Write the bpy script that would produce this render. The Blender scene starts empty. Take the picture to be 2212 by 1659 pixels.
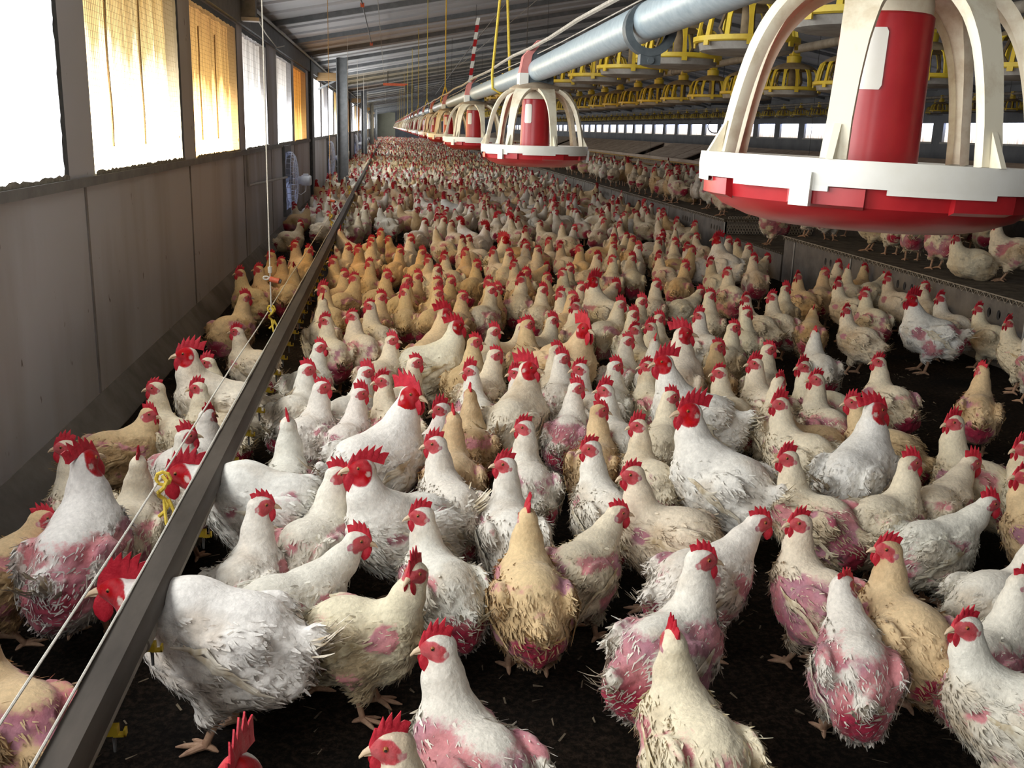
import bpy, bmesh, math, random
import numpy as np
from mathutils import Vector, Matrix

PI = math.pi
C = bpy.context.scene.collection
scene = bpy.context.scene

# ------------------------------------------------------------------ camera, world, exposure
CAM_H = 1.38
FPX, VPX, VPY, ROLL = 2150.0, 838.0, 272.0, 0.03
dy_ = np.array([VPX - 1106, -(VPY - 829.5), -FPX]); dy_ /= np.linalg.norm(dy_)
c_ = -(ROLL * dy_[0] + dy_[1]) / dy_[2]
up_ = np.array([ROLL, 1.0, c_]); up_ /= np.linalg.norm(up_)
dx_ = np.cross(dy_, up_)
RCAM = np.array([dx_, dy_, up_])           # camera vector -> world vector
cam_data = bpy.data.cameras.new('camera'); cam = bpy.data.objects.new('camera', cam_data); C.objects.link(cam)
cam_data.sensor_width = 36.0; cam_data.lens = FPX / 2212 * 36.0; cam_data.clip_start = 0.05; cam_data.clip_end = 400
M = Matrix([list(r) for r in RCAM]).to_4x4(); M.translation = Vector((0, 0, CAM_H)); cam.matrix_world = M
scene.camera = cam
scene.view_settings.view_transform = 'Standard'; scene.view_settings.look = 'None'
scene.view_settings.exposure = 0.6; scene.view_settings.gamma = 1.0
try: scene.view_settings.use_curve_mapping = False
except Exception: pass
cy = scene.cycles
cy.use_adaptive_sampling = True; cy.adaptive_threshold = .03
cy.max_bounces = 5; cy.diffuse_bounces = 4; cy.glossy_bounces = 2; cy.transmission_bounces = 2; cy.transparent_max_bounces = 4
cy.sample_clamp_indirect = 6.0; cy.caustics_reflective = False; cy.caustics_refractive = False
world = bpy.data.worlds.new('world'); scene.world = world; world.use_nodes = True
bg = world.node_tree.nodes['Background']; bg.inputs[0].default_value = (0.80, 0.88, 1.0, 1); bg.inputs[1].default_value = 1.0
WIN_GAIN = 6.5                               # brightness of the daylit curtains

def ray_on_z(px, py, z):
    d = RCAM @ np.array([px - 1106, -(py - 829.5), -FPX]); t = (z - CAM_H) / d[2]
    return np.array([0, 0, CAM_H]) + d * t
def project(p):
    c = RCAM.T @ (np.array(p, float) - [0, 0, CAM_H])
    if c[2] > -0.05: return None
    return (1106 - FPX * c[0] / c[2], 829.5 + FPX * c[1] / c[2])

# ------------------------------------------------------------------ materials
def nodemat(name):
    m = bpy.data.materials.new(name); m.use_nodes = True
    nt = m.node_tree; b = nt.nodes['Principled BSDF']
    return m, nt, b
def N(nt, t, **kw):
    n = nt.nodes.new(t)
    for k, v in kw.items(): setattr(n, k, v)
    return n
def surf(name, c1, c2=None, rough=0.7, scale=8.0, bump=0.0, bscale=None, metal=0.0, lo=0.35, hi=0.65, spec=0.4, coord='Object', stretch=None, dist=0.01):
    """a noise-mottled surface"""
    m, nt, b = nodemat(name); L = nt.links
    b.inputs['Roughness'].default_value = rough; b.inputs['Metallic'].default_value = metal
    b.inputs['Specular IOR Level'].default_value = spec
    tc = N(nt, 'ShaderNodeTexCoord'); src = tc.outputs[coord]
    if stretch:
        mp = N(nt, 'ShaderNodeMapping'); mp.inputs['Scale'].default_value = stretch; L.new(src, mp.inputs[0]); src = mp.outputs[0]
    nz = N(nt, 'ShaderNodeTexNoise'); nz.inputs['Scale'].default_value = scale; nz.inputs['Detail'].default_value = 6; nz.inputs['Roughness'].default_value = 0.65
    L.new(src, nz.inputs['Vector'])
    rp = N(nt, 'ShaderNodeValToRGB'); e = rp.color_ramp.elements
    e[0].position = lo; e[0].color = (*c1, 1); e[1].position = hi; e[1].color = (*(c2 or c1), 1)
    L.new(nz.outputs['Fac'], rp.inputs[0]); L.new(rp.outputs[0], b.inputs['Base Color'])
    if bump:
        n2 = N(nt, 'ShaderNodeTexNoise'); n2.inputs['Scale'].default_value = bscale or scale * 3; n2.inputs['Detail'].default_value = 5
        L.new(src, n2.inputs['Vector'])
        bp = N(nt, 'ShaderNodeBump'); bp.inputs['Strength'].default_value = bump; bp.inputs['Distance'].default_value = dist
        L.new(n2.outputs['Fac'], bp.inputs['Height']); L.new(bp.outputs[0], b.inputs['Normal'])
    return m

MT = {}
MT['steel'] = surf('galvanised_steel', (.30, .38, .43), (.44, .52, .56), rough=.42, scale=60, metal=.35, lo=.3, hi=.7)
MT['dark_steel'] = surf('dark_steel', (.07, .085, .095), (.12, .14, .15), rough=.5, scale=30, metal=.2)
MT['frame_steel'] = surf('grey_frame_paint', (.15, .16, .17), (.22, .23, .24), rough=.6, scale=10)
MT['rail'] = surf('dusty_aluminium', (.042, .034, .028), (.085, .070, .058), rough=.65, scale=9, metal=.1, stretch=(1, .25, 1))
MT['pvc'] = surf('dusty_grey_pipe', (.20, .18, .15), (.34, .31, .27), rough=.55, scale=14)
MT['cream'] = surf('dusty_cream_plastic', (.52, .40, .25), (.80, .74, .58), rough=.45, scale=14, lo=.32, hi=.52)
MT['dust_cream'] = surf('dust_covered_cream_plastic', (.24, .18, .12), (.42, .33, .23), rough=.8, scale=20)
MT['white'] = surf('white_plastic', (.76, .74, .66), (.84, .83, .78), rough=.35, scale=8)
MT['red'] = surf('red_plastic', (.38, .012, .018), (.46, .022, .026), rough=.33, scale=18, spec=.5)
MT['pinkred'] = surf('faded_red_plastic', (.50, .16, .15), (.62, .24, .21), rough=.6, scale=20)
MT['yellow'] = surf('yellow_plastic', (.55, .36, .02), (.72, .55, .05), rough=.45, scale=12)
MT['dust_brown'] = surf('dusty_brown_dome', (.17, .12, .07), (.30, .23, .14), rough=.9, scale=14)
MT['dust_grey'] = surf('dusty_grey_pan', (.24, .22, .20), (.36, .34, .31), rough=.85, scale=16)
MT['rope_white'] = surf('white_cord', (.60, .57, .50), (.74, .72, .66), rough=.8, scale=120)
MT['rope_dirty'] = surf('dirty_rope', (.26, .23, .19), (.46, .42, .36), rough=.95, scale=60)
MT['rope_yellow'] = surf('yellow_rope', (.62, .42, .04), (.80, .62, .10), rough=.8, scale=160)
MT['rope_tan'] = surf('tan_rope', (.42, .24, .08), (.58, .40, .16), rough=.85, scale=160)
MT['wire'] = surf('dark_wire', (.05, .05, .05), (.10, .10, .10), rough=.6, scale=20)
MT['orange'] = surf('red_orange_plastic', (.55, .09, .04), (.68, .17, .08), rough=.5, scale=60)
MT['board'] = surf('brown_board', (.34, .27, .22), (.50, .42, .35), rough=.85, scale=7, stretch=(1, .3, 1), bump=.2)
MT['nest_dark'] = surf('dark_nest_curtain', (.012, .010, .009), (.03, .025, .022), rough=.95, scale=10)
MT['timber'] = surf('brown_timber', (.20, .12, .05), (.30, .19, .09), rough=.8, scale=8, stretch=(.4, 6, 6))
MT['slat'] = surf('dirty_wire_slats', (.055, .046, .036), (.15, .125, .095), rough=.9, scale=9)
MT['panel'] = surf('grey_platform_panel', (.11, .10, .095), (.20, .185, .17), rough=.7, scale=5)
MT['netting'] = surf('grey_netting', (.28, .27, .24), (.44, .42, .36), rough=.8, scale=30)
MT['hem'] = surf('dirty_netting_hem', (.22, .21, .18), (.42, .40, .34), rough=1., scale=40)
MT['whitepaint'] = surf('white_conduit_paint', (.45, .45, .44), (.58, .58, .56), rough=.5, scale=12)
MT['litter'] = surf('straw_bits', (.10, .075, .05), (.24, .19, .13), rough=1., scale=40)
MT['motor'] = surf('pale_motor_housing', (.55, .57, .60), (.66, .68, .70), rough=.4, scale=20)

# floor: dark litter
m, nt, b = nodemat('dark_litter'); L = nt.links
b.inputs['Roughness'].default_value = .95; b.inputs['Specular IOR Level'].default_value = .15
tc = N(nt, 'ShaderNodeTexCoord')
n1 = N(nt, 'ShaderNodeTexNoise'); n1.inputs['Scale'].default_value = 2.2; n1.inputs['Detail'].default_value = 5
n2 = N(nt, 'ShaderNodeTexNoise'); n2.inputs['Scale'].default_value = 55; n2.inputs['Detail'].default_value = 6; n2.inputs['Roughness'].default_value = .75
for n in (n1, n2): L.new(tc.outputs['Object'], n.inputs['Vector'])
r1 = N(nt, 'ShaderNodeValToRGB'); e = r1.color_ramp.elements
e[0].position = .35; e[0].color = (.014, .0105, .0085, 1); e[1].position = .72; e[1].color = (.058, .042, .031, 1)
r2 = N(nt, 'ShaderNodeValToRGB'); e = r2.color_ramp.elements
e[0].position = .45; e[0].color = (.35, .33, .3, 1); e[1].position = .75; e[1].color = (2.3, 2.1, 1.8, 1)
mx = N(nt, 'ShaderNodeMix', data_type='RGBA', blend_type='MULTIPLY'); mx.inputs[0].default_value = 1
L.new(n1.outputs['Fac'], r1.inputs[0]); L.new(n2.outputs['Fac'], r2.inputs[0])
L.new(r1.outputs[0], mx.inputs[6]); L.new(r2.outputs[0], mx.inputs[7]); L.new(mx.outputs[2], b.inputs['Base Color'])
bp = N(nt, 'ShaderNodeBump'); bp.inputs['Strength'].default_value = .9; bp.inputs['Distance'].default_value = .03
L.new(n2.outputs['Fac'], bp.inputs['Height']); L.new(bp.outputs[0], b.inputs['Normal'])
MT['floor'] = m

# plastered wall with brown splash stains and dark specks
m, nt, b = nodemat('stained_plaster_wall'); L = nt.links
b.inputs['Roughness'].default_value = .75
tc = N(nt, 'ShaderNodeTexCoord')
n1 = N(nt, 'ShaderNodeTexNoise'); n1.inputs['Scale'].default_value = .9; n1.inputs['Detail'].default_value = 5
mp = N(nt, 'ShaderNodeMapping'); mp.inputs['Scale'].default_value = (1, 1.6, .35); L.new(tc.outputs['Object'], mp.inputs[0]); L.new(mp.outputs[0], n1.inputs['Vector'])
r1 = N(nt, 'ShaderNodeValToRGB'); e = r1.color_ramp.elements
e[0].position = .38; e[0].color = (.48, .45, .435, 1); e[1].position = .56; e[1].color = (.65, .65, .69, 1)
L.new(n1.outputs['Fac'], r1.inputs[0])
n2 = N(nt, 'ShaderNodeTexNoise'); n2.inputs['Scale'].default_value = 26; n2.inputs['Detail'].default_value = 2
mp2 = N(nt, 'ShaderNodeMapping'); mp2.inputs['Scale'].default_value = (1, 1, .45); L.new(tc.outputs['Object'], mp2.inputs[0]); L.new(mp2.outputs[0], n2.inputs['Vector'])
r2 = N(nt, 'ShaderNodeValToRGB'); e = r2.color_ramp.elements
e[0].position = .735; e[0].color = (1, 1, 1, 1); e[1].position = .765; e[1].color = (.25, .2, .16, 1)
L.new(n2.outputs['Fac'], r2.inputs[0])
mx = N(nt, 'ShaderNodeMix', data_type='RGBA', blend_type='MULTIPLY'); mx.inputs[0].default_value = 1
L.new(r1.outputs[0], mx.inputs[6]); L.new(r2.outputs[0], mx.inputs[7]); L.new(mx.outputs[2], b.inputs['Base Color'])
MT['wall'] = m
MT['wall_dark'] = surf('grey_far_wall', (.22, .24, .27), (.32, .34, .38), rough=.8, scale=1.2)
MT['wall_cream'] = surf('cream_end_door', (.66, .66, .50), (.76, .76, .60), rough=.7, scale=2)
MT['ceiling'] = surf('grey_roof_sheet', (.46, .46, .46), (.64, .65, .68), rough=.6, scale=.7, stretch=(.3, 1.1, 1), lo=.3, hi=.7)

def curtain_mat(name, top, mid, low, gain, zt=2.17, zb=1.13, split=.55):
    """a daylit fabric: the cloth layers hang from the top, the lower part is single"""
    m, nt, b = nodemat(name); L = nt.links
    nt.nodes.remove(b)
    em = N(nt, 'ShaderNodeEmission'); out = nt.nodes['Material Output']; L.new(em.outputs[0], out.inputs[0])
    tc = N(nt, 'ShaderNodeTexCoord')
    mp = N(nt, 'ShaderNodeMapping'); mp.inputs['Scale'].default_value = (1, 7, .5); L.new(tc.outputs['Object'], mp.inputs[0])
    nz = N(nt, 'ShaderNodeTexNoise'); nz.inputs['Scale'].default_value = 1.6; nz.inputs['Detail'].default_value = 5; L.new(mp.outputs[0], nz.inputs['Vector'])
    sx = N(nt, 'ShaderNodeSeparateXYZ'); L.new(tc.outputs['Object'], sx.inputs[0])
    mr = N(nt, 'ShaderNodeMapRange'); mr.inputs[1].default_value = zb; mr.inputs[2].default_value = zt; L.new(sx.outputs[2], mr.inputs[0])
    ad = N(nt, 'ShaderNodeMath', operation='MULTIPLY_ADD'); ad.inputs[1].default_value = .55; L.new(nz.outputs['Fac'], ad.inputs[0]); L.new(mr.outputs[0], ad.inputs[2])
    sb = N(nt, 'ShaderNodeMath', operation='SUBTRACT'); sb.inputs[1].default_value = .275; L.new(ad.outputs[0], sb.inputs[0])
    rp = N(nt, 'ShaderNodeValToRGB'); e = rp.color_ramp.elements
    e[0].position = 0.05; e[0].color = (*low, 1); e[1].position = .98; e[1].color = (*top, 1)
    k = rp.color_ramp.elements.new(split); k.color = (*mid, 1)
    L.new(sb.outputs[0], rp.inputs[0]); L.new(rp.outputs[0], em.inputs[0])
    # faint darker folds
    f2 = N(nt, 'ShaderNodeTexNoise'); f2.inputs['Scale'].default_value = 2.3; mp2 = N(nt, 'ShaderNodeMapping'); mp2.inputs['Scale'].default_value = (0, 9, .12)
    L.new(tc.outputs['Object'], mp2.inputs[0]); L.new(mp2.outputs[0], f2.inputs['Vector'])
    r2 = N(nt, 'ShaderNodeMapRange'); r2.inputs[1].default_value = .33; r2.inputs[2].default_value = .55; r2.inputs[3].default_value = gain * .55; r2.inputs[4].default_value = gain
    L.new(f2.outputs['Fac'], r2.inputs[0]); L.new(r2.outputs[0], em.inputs[1])
    return m
G = WIN_GAIN
MT['cur_white'] = curtain_mat('daylit_white_curtain', (.80, .84, .82), (.98, .98, .96), (1., .98, .95), G * 1.12)
MT['cur_gold'] = curtain_mat('daylit_golden_curtain', (.085, .050, .016), (.16, .112, .048), (1.45, 1.22, .78), G, split=.60)
MT['cur_orange'] = curtain_mat('daylit_orange_curtain', (.075, .038, .0125), (.135, .078, .024), (1.8, 1.05, .40), G, split=.56)
MT['cur_pale'] = curtain_mat('daylit_pale_curtain', (.075, .066, .057), (.17, .160, .148), (1.55, 1.58, 1.6), G, split=.6)
MT['cur_deep'] = curtain_mat('daylit_deep_orange_curtain', (.078, .026, .0045), (.115, .050, .009), (.45, .24, .07), G, split=.5)
MT['pane_right'] = curtain_mat('daylit_far_pane', (.50, .56, .80), (.30, .30, .32), (.18, .15, .13), 5.2, zt=1.78, zb=1.39, split=.6)
MT['fan_light'] = curtain_mat('daylit_fan_opening', (.20, .22, .34), (.16, .18, .28), (.20, .22, .34), 2.6, zt=1.1, zb=.2)

# bird materials
def bird_mat(name, fuzzy=True):
    m, nt, b = nodemat(name); L = nt.links
    a1 = N(nt, 'ShaderNodeAttribute', attribute_name='plumage'); a2 = N(nt, 'ShaderNodeAttribute', attribute_name='skin')
    oi = N(nt, 'ShaderNodeObjectInfo')
    tc = N(nt, 'ShaderNodeTexCoord')
    m1 = N(nt, 'ShaderNodeMix', data_type='RGBA', blend_type='MULTIPLY'); m1.inputs[0].default_value = 1
    L.new(a1.outputs['Color'], m1.inputs[6]); L.new(oi.outputs['Color'], m1.inputs[7])
    nz = N(nt, 'ShaderNodeTexNoise'); nz.inputs['Scale'].default_value = 85; nz.inputs['Detail'].default_value = 6; nz.inputs['Roughness'].default_value = .7
    L.new(tc.outputs['Object'], nz.inputs['Vector'])
    rp = N(nt, 'ShaderNodeMapRange'); rp.inputs[1].default_value = .3; rp.inputs[2].default_value = .7; rp.inputs[3].default_value = .80; rp.inputs[4].default_value = 1.10
    L.new(nz.outputs['Fac'], rp.inputs[0])
    m2 = N(nt, 'ShaderNodeMix', data_type='RGBA', blend_type='MIX')
    # ragged border of the bare skin
    ad = N(nt, 'ShaderNodeMath', operation='MULTIPLY_ADD'); ad.inputs[1].default_value = 1.1; L.new(nz.outputs['Fac'], ad.inputs[0]); L.new(a2.outputs['Alpha'], ad.inputs[2])
    st = N(nt, 'ShaderNodeMapRange'); st.inputs[1].default_value = .86; st.inputs[2].default_value = 1.28; L.new(ad.outputs[0], st.inputs[0])
    L.new(st.outputs[0], m2.inputs[0]); L.new(m1.outputs[2], m2.inputs[6]); L.new(a2.outputs['Color'], m2.inputs[7])
    m3 = N(nt, 'ShaderNodeMix', data_type='RGBA', blend_type='MULTIPLY'); m3.inputs[0].default_value = 1
    L.new(m2.outputs[2], m3.inputs[6]); L.new(rp.outputs[0], m3.inputs[7])
    L.new(m3.outputs[2], b.inputs['Base Color'])
    b.inputs['Roughness'].default_value = .85; b.inputs['Specular IOR Level'].default_value = .2
    b.inputs['Sheen Weight'].default_value = .15; b.inputs['Sheen Roughness'].default_value = .5
    n3 = N(nt, 'ShaderNodeTexNoise'); n3.inputs['Scale'].default_value = 130; n3.inputs['Detail'].default_value = 4; L.new(tc.outputs['Object'], n3.inputs['Vector'])
    bp = N(nt, 'ShaderNodeBump'); bp.inputs['Strength'].default_value = .40; bp.inputs['Distance'].default_value = .006
    L.new(n3.outputs['Fac'], bp.inputs['Height']); L.new(bp.outputs[0], b.inputs['Normal'])
    return m
MT['bird'] = bird_mat('hen_plumage')
MT['comb'] = surf('red_comb_skin', (.42, .006, .022), (.62, .028, .050), rough=.5, scale=45, bump=.35, bscale=260, spec=.4, dist=.004)
MT['beak'] = surf('pale_horn_beak', (.52, .36, .22), (.66, .52, .36), rough=.4, scale=30)
MT['eye'] = surf('dark_eye', (.010, .006, .005), (.02, .01, .008), rough=.12, scale=10, spec=.7)
MT['iris'] = surf('amber_iris', (.30, .09, .02), (.42, .16, .05), rough=.3, scale=60)
MT['shank'] = surf('pinkish_shank', (.36, .20, .13), (.52, .34, .22), rough=.6, scale=60, bump=.3, bscale=160, dist=.004)
MT['quill'] = surf('pale_quill_feathers', (.52, .44, .30), (.76, .70, .56), rough=.7, scale=50)

# ------------------------------------------------------------------ mesh helpers
class MB:
    def __init__(s): s.v = []; s.f = []; s.mi = []; s.sm = []
    def add(s, verts, faces, mi=0, smooth=False):
        o = len(s.v); s.v += [tuple(p) for p in verts]; s.f += [tuple(i + o for i in f) for f in faces]
        s.mi += [mi] * len(faces); s.sm += [smooth] * len(faces)
    def box(s, x0, x1, y0, y1, z0, z1, mi=0):
        v = [(x, y, z) for x in (x0, x1) for y in (y0, y1) for z in (z0, z1)]
        s.add(v, [(0, 1, 3, 2), (4, 6, 7, 5), (0, 4, 5, 1), (2, 3, 7, 6), (0, 2, 6, 4), (1, 5, 7, 3)], mi)
    def obox(s, c, ax, ay, az, mi=0):
        c = Vector(c); ax = Vector(ax); ay = Vector(ay); az = Vector(az)
        v = [c + ax * i + ay * j + az * k for i in (-1, 1) for j in (-1, 1) for k in (-1, 1)]
        s.add(v, [(0, 1, 3, 2), (4, 6, 7, 5), (0, 4, 5, 1), (2, 3, 7, 6), (0, 2, 6, 4), (1, 5, 7, 3)], mi)
    def tube(s, pts, rad, n=8, mi=0, cap=True, closed=False):
        P = [Vector(p) for p in pts]; m = len(P)
        R = rad if isinstance(rad, (list, tuple)) else [rad] * m
        verts = []; prev = None
        for i in range(m):
            if closed: t = P[(i + 1) % m] - P[i - 1]
            else: t = P[min(i + 1, m - 1)] - P[max(i - 1, 0)]
            t = t.normalized() if t.length > 1e-9 else Vector((0, 0, 1))
            ref = prev if prev is not None else (Vector((0, 0, 1)) if abs(t.z) < .9 else Vector((1, 0, 0)))
            a = (ref - t * ref.dot(t))
            a = a.normalized() if a.length > 1e-6 else t.orthogonal().normalized()
            prev = a; bb = t.cross(a)
            for k in range(n):
                q = 2 * PI * k / n; verts.append(P[i] + (a * math.cos(q) + bb * math.sin(q)) * R[i])
        faces = []
        for i in range(m if closed else m - 1):
            j = (i + 1) % m
            for k in range(n):
                faces.append((i * n + k, i * n + (k + 1) % n, j * n + (k + 1) % n, j * n + k))
        if cap and not closed:
            faces.append(tuple(range(n - 1, -1, -1))); faces.append(tuple((m - 1) * n + k for k in range(n)))
        s.add(verts, faces, mi, True)
    def lathe(s, prof, n=32, mi=0, c=(0, 0, 0), a0=0.0, a1=2 * PI, smooth=True):
        full = abs(a1 - a0 - 2 * PI) < 1e-6; m = n if full else n + 1
        verts = [(c[0] + r * math.cos(a0 + (a1 - a0) * k / n), c[1] + r * math.sin(a0 + (a1 - a0) * k / n), c[2] + z) for r, z in prof for k in range(m)]
        faces = []
        for i in range(len(prof) - 1):
            for k in range(n):
                k2 = (k + 1) % m if full else k + 1
                faces.append((i * m + k, i * m + k2, (i + 1) * m + k2, (i + 1) * m + k))
        s.add(verts, faces, mi, smooth)
    def mesh(s, name, mats):
        me = bpy.data.meshes.new(name); me.from_pydata(s.v, [], s.f)
        for mt in (mats if isinstance(mats, (list, tuple)) else [mats]): me.materials.append(MT[mt] if isinstance(mt, str) else mt)
        me.polygons.foreach_set('material_index', s.mi); me.polygons.foreach_set('use_smooth', s.sm)
        me.validate(); me.update(); me.set_sharp_from_angle(angle=math.radians(38))
        return me
    def build(s, name, mats, parent=None):
        return put(name, s.mesh(name, mats), parent)
def put(name, me, parent=None, matrix=None):
    o = bpy.data.objects.new(name, me); C.objects.link(o)
    if parent: o.parent = parent
    if matrix is not None: o.matrix_local = matrix
    return o
def tag(o, label=None, cat=None, group=None, kind=None):
    if label: o['label'] = label
    if cat: o['category'] = cat
    if group: o['group'] = group
    if kind: o['kind'] = kind
    return o
def struct(name, mb, mats, label=None, cat=None):
    o = mb.build(name, mats); o['kind'] = 'structure'
    if label: o['label'] = label
    if cat: o['category'] = cat
    return o
def thing(name, label, cat, loc=(0, 0, 0), group=None):
    o = bpy.data.objects.new(name, None); C.objects.link(o); o.location = loc; o.empty_display_size = .05
    return tag(o, label, cat, group)
def dup(root, loc, label=None, group=None, rotz=None):
    r = root.copy(); C.objects.link(r); r.location = loc
    if rotz is not None: r.rotation_euler = (r.rotation_euler[0], r.rotation_euler[1], rotz)
    if label: r['label'] = label
    if group: r['group'] = group
    for ch in CH.get(root.name) or list(root.children):
        c = ch.copy(); C.objects.link(c); c.parent = r
        for g in ch.children:
            d = g.copy(); C.objects.link(d); d.parent = c
    return r
CH = {}
ORD = 'first second third fourth fifth sixth seventh eighth ninth tenth eleventh twelfth thirteenth fourteenth fifteenth sixteenth seventeenth eighteenth nineteenth twentieth'.split()
def ordw(i): return ORD[i] if i < len(ORD) else 'number %d' % (i + 1)

# ------------------------------------------------------------------ the barn
XL, XR, YB, YE, RIDGE, EAVE = -1.32, 12.0, -3.2, 108.0, 5.35, 2.5
SL = .19
WIN = [(-2.6, -.55, 'cur_white'), (-.1, 1.9, 'cur_white'), (2.35, 4.38, 'cur_white'), (4.81, 6.83, 'cur_gold'), (7.29, 9.38, 'cur_orange'), (9.80, 11.62, 'cur_pale'),
       (12.67, 14.55, 'cur_pale'), (14.92, 17.05, 'cur_deep'), (18.55, 20.6, 'cur_white'), (21.1, 23.1, 'cur_pale'), (23.5, 25.3, 'cur_white'), (25.9, 27.9, 'cur_gold')]
y = 28.5; k = 0
while y < 104.5:
    WIN.append((y, y + 2.0, 'cur_white' if y > 62 and k % 3 else ['cur_gold', 'cur_pale', 'cur_deep', 'cur_pale', 'cur_white'][k % 5])); y += 2.45; k += 1  # far curtains made white, last windows added, to brighten the end wall
    if abs((y % 18) - 2) < 1.2: y += .8
FANS = [(13.5, .66), (22.9, .66), (26.9, .66), (40.5, .66), (46, .66), (52, .66), (58, .66)]
def holed_wall(name, x0, x1, y0, y1, z0, z1, holes, mat, label=None):
    ys = sorted({y0, y1, *[h[0] for h in holes], *[h[1] for h in holes]}); zs = sorted({z0, z1, *[h[2] for h in holes], *[h[3] for h in holes]})
    mb = MB()
    for a, b_ in zip(ys, ys[1:]):
        run = None
        for c, d in zip(zs, zs[1:]):
            solid = not any(h[0] <= (a + b_) / 2 <= h[1] and h[2] <= (c + d) / 2 <= h[3] for h in holes)
            if solid: run = (run[0], d) if run else (c, d)
            elif run: mb.box(x0, x1, a, b_, *run); run = None
        if run: mb.box(x0, x1, a, b_, *run)
    return struct(name, mb, mat)
holes = [(a, b_, 1.13, 2.17) for a, b_, _ in WIN] + [(fy - .42, fy + .42, fz - .42, fz + .42) for fy, fz in FANS]
holed_wall('wall_left', XL - .10, XL, YB, YE, 0, EAVE + .02, holes, 'wall')
rw = []; y = 14.0
while y < 104: rw.append((y, y + 1.45)); y += 1.88
holed_wall('wall_right', XR, XR + .1, YB, YE, 0, EAVE + .02, [(a, b_, 1.39, 1.79) for a, b_ in rw], 'wall_dark')
mb = MB(); mb.box(XL - .1, XR + .1, YE, YE + .1, 0, 4.0); struct('wall_far', mb, 'wall_dark')
mb = MB(); mb.box(XL - .1, XR + .1, YB - .1, YB, 0, 4.0); struct('wall_near', mb, 'wall')
mb = MB(); mb.box(XL + .02, .75, YE - .06, YE - .005, 0, 2.75); mb.box(XL + .9, XL + .94, YE - .075, YE - .055, 0, 2.75); struct('door_1', mb, 'wall_cream')
# floor: slightly lumpy litter
mb = MB(); nx, ny = 70, 150
rng = np.random.default_rng(5)
xs = np.linspace(XL - .1, XR, nx); ysf = np.concatenate([np.linspace(YB, 8, 110), np.linspace(8.2, YE, ny - 110)])
vv = [(x, y, float(rng.uniform(-.006, .006))) for y in ysf for x in xs]
mb.add(vv, [(j * nx + i, j * nx + i + 1, (j + 1) * nx + i + 1, (j + 1) * nx + i) for j in range(ny - 1) for i in range(nx - 1)], 0, True)
struct('floor', mb, 'floor')
# sloped plinth along the foot of the left wall
mb = MB(); v = []
for yy in (YB, YE): v += [(XL, yy, 0), (XL + .10, yy, 0), (XL + .10, yy, .012), (XL + .003, yy, .145), (XL, yy, .145)]
mb.add(v, [(i, (i + 1) % 5, 5 + (i + 1) % 5, 5 + i) for i in range(5)] + [(4, 3, 2, 1, 0), (5, 6, 7, 8, 9)]); struct('baseboard_left', mb, surf('grey_concrete_plinth', (.17, .155, .14), (.30, .28, .26), rough=.85, scale=3))
# roof: two slopes of ribbed sheet on cross ribs
def roof(name, xa, xb, za, zb):
    mb = MB(); d = Vector((xb - xa, 0, zb - za)).normalized(); nrm = Vector((-d.z, 0, d.x)); nrm = nrm if nrm.z > 0 else -nrm
    mb.add([(xa, YB, za), (xb, YB, zb), (xb, YE, zb), (xa, YE, za), (xa, YB, za + .06), (xb, YB, zb + .06), (xb, YE, zb + .06), (xa, YE, za + .06)],
           [(0, 3, 2, 1), (4, 5, 6, 7), (0, 1, 5, 4), (2, 3, 7, 6), (0, 4, 7, 3), (1, 2, 6, 5)])
    y = YB + .4; i = 0
    cx, cz = (xa + xb) / 2, (za + zb) / 2; hl = math.hypot(xb - xa, zb - za) / 2
    while y < YE:
        big = i % 3 == 0
        mb.obox((cx, y, cz - (.028 if big else .012)), d * hl, Vector((0, .035 if big else .018, 0)), nrm * (.03 if big else .014), 1 if big else 0)
        y += .84; i += 1
    return struct(name, mb, ['ceiling', 'frame_steel'])
ZR = EAVE + (RIDGE - XL) * SL
roof('ceiling', XL - .1, RIDGE, EAVE - .019, ZR)
roof('ceiling_right', XR + .1, RIDGE, EAVE - .019, ZR)
# eave board above the windows, pale conduit beneath the roof edge
mb = MB(); mb.box(XL, XL + .035, YB, YE, 2.22, 2.44); struct('trim_1', mb, 'frame_steel')
mb = MB(); mb.box(XL, XL + .02, YB, YE, 1.085, 1.125); struct('trim_2', mb, surf('grey_sill_strip', (.22, .22, .22), (.32, .32, .31), rough=.7, scale=6))
# panel joints of the wall
for i, yy in enumerate((4.62, 7.02, 9.6, 11.85, 14.75)):
    mb = MB(); mb.box(XL, XL + .006, yy, yy + .022, .15, 1.085); struct('trim_%d' % (i + 3), mb, surf('panel_joint', (.24, .22, .21), (.36, .34, .33), rough=.8, scale=9))

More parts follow.
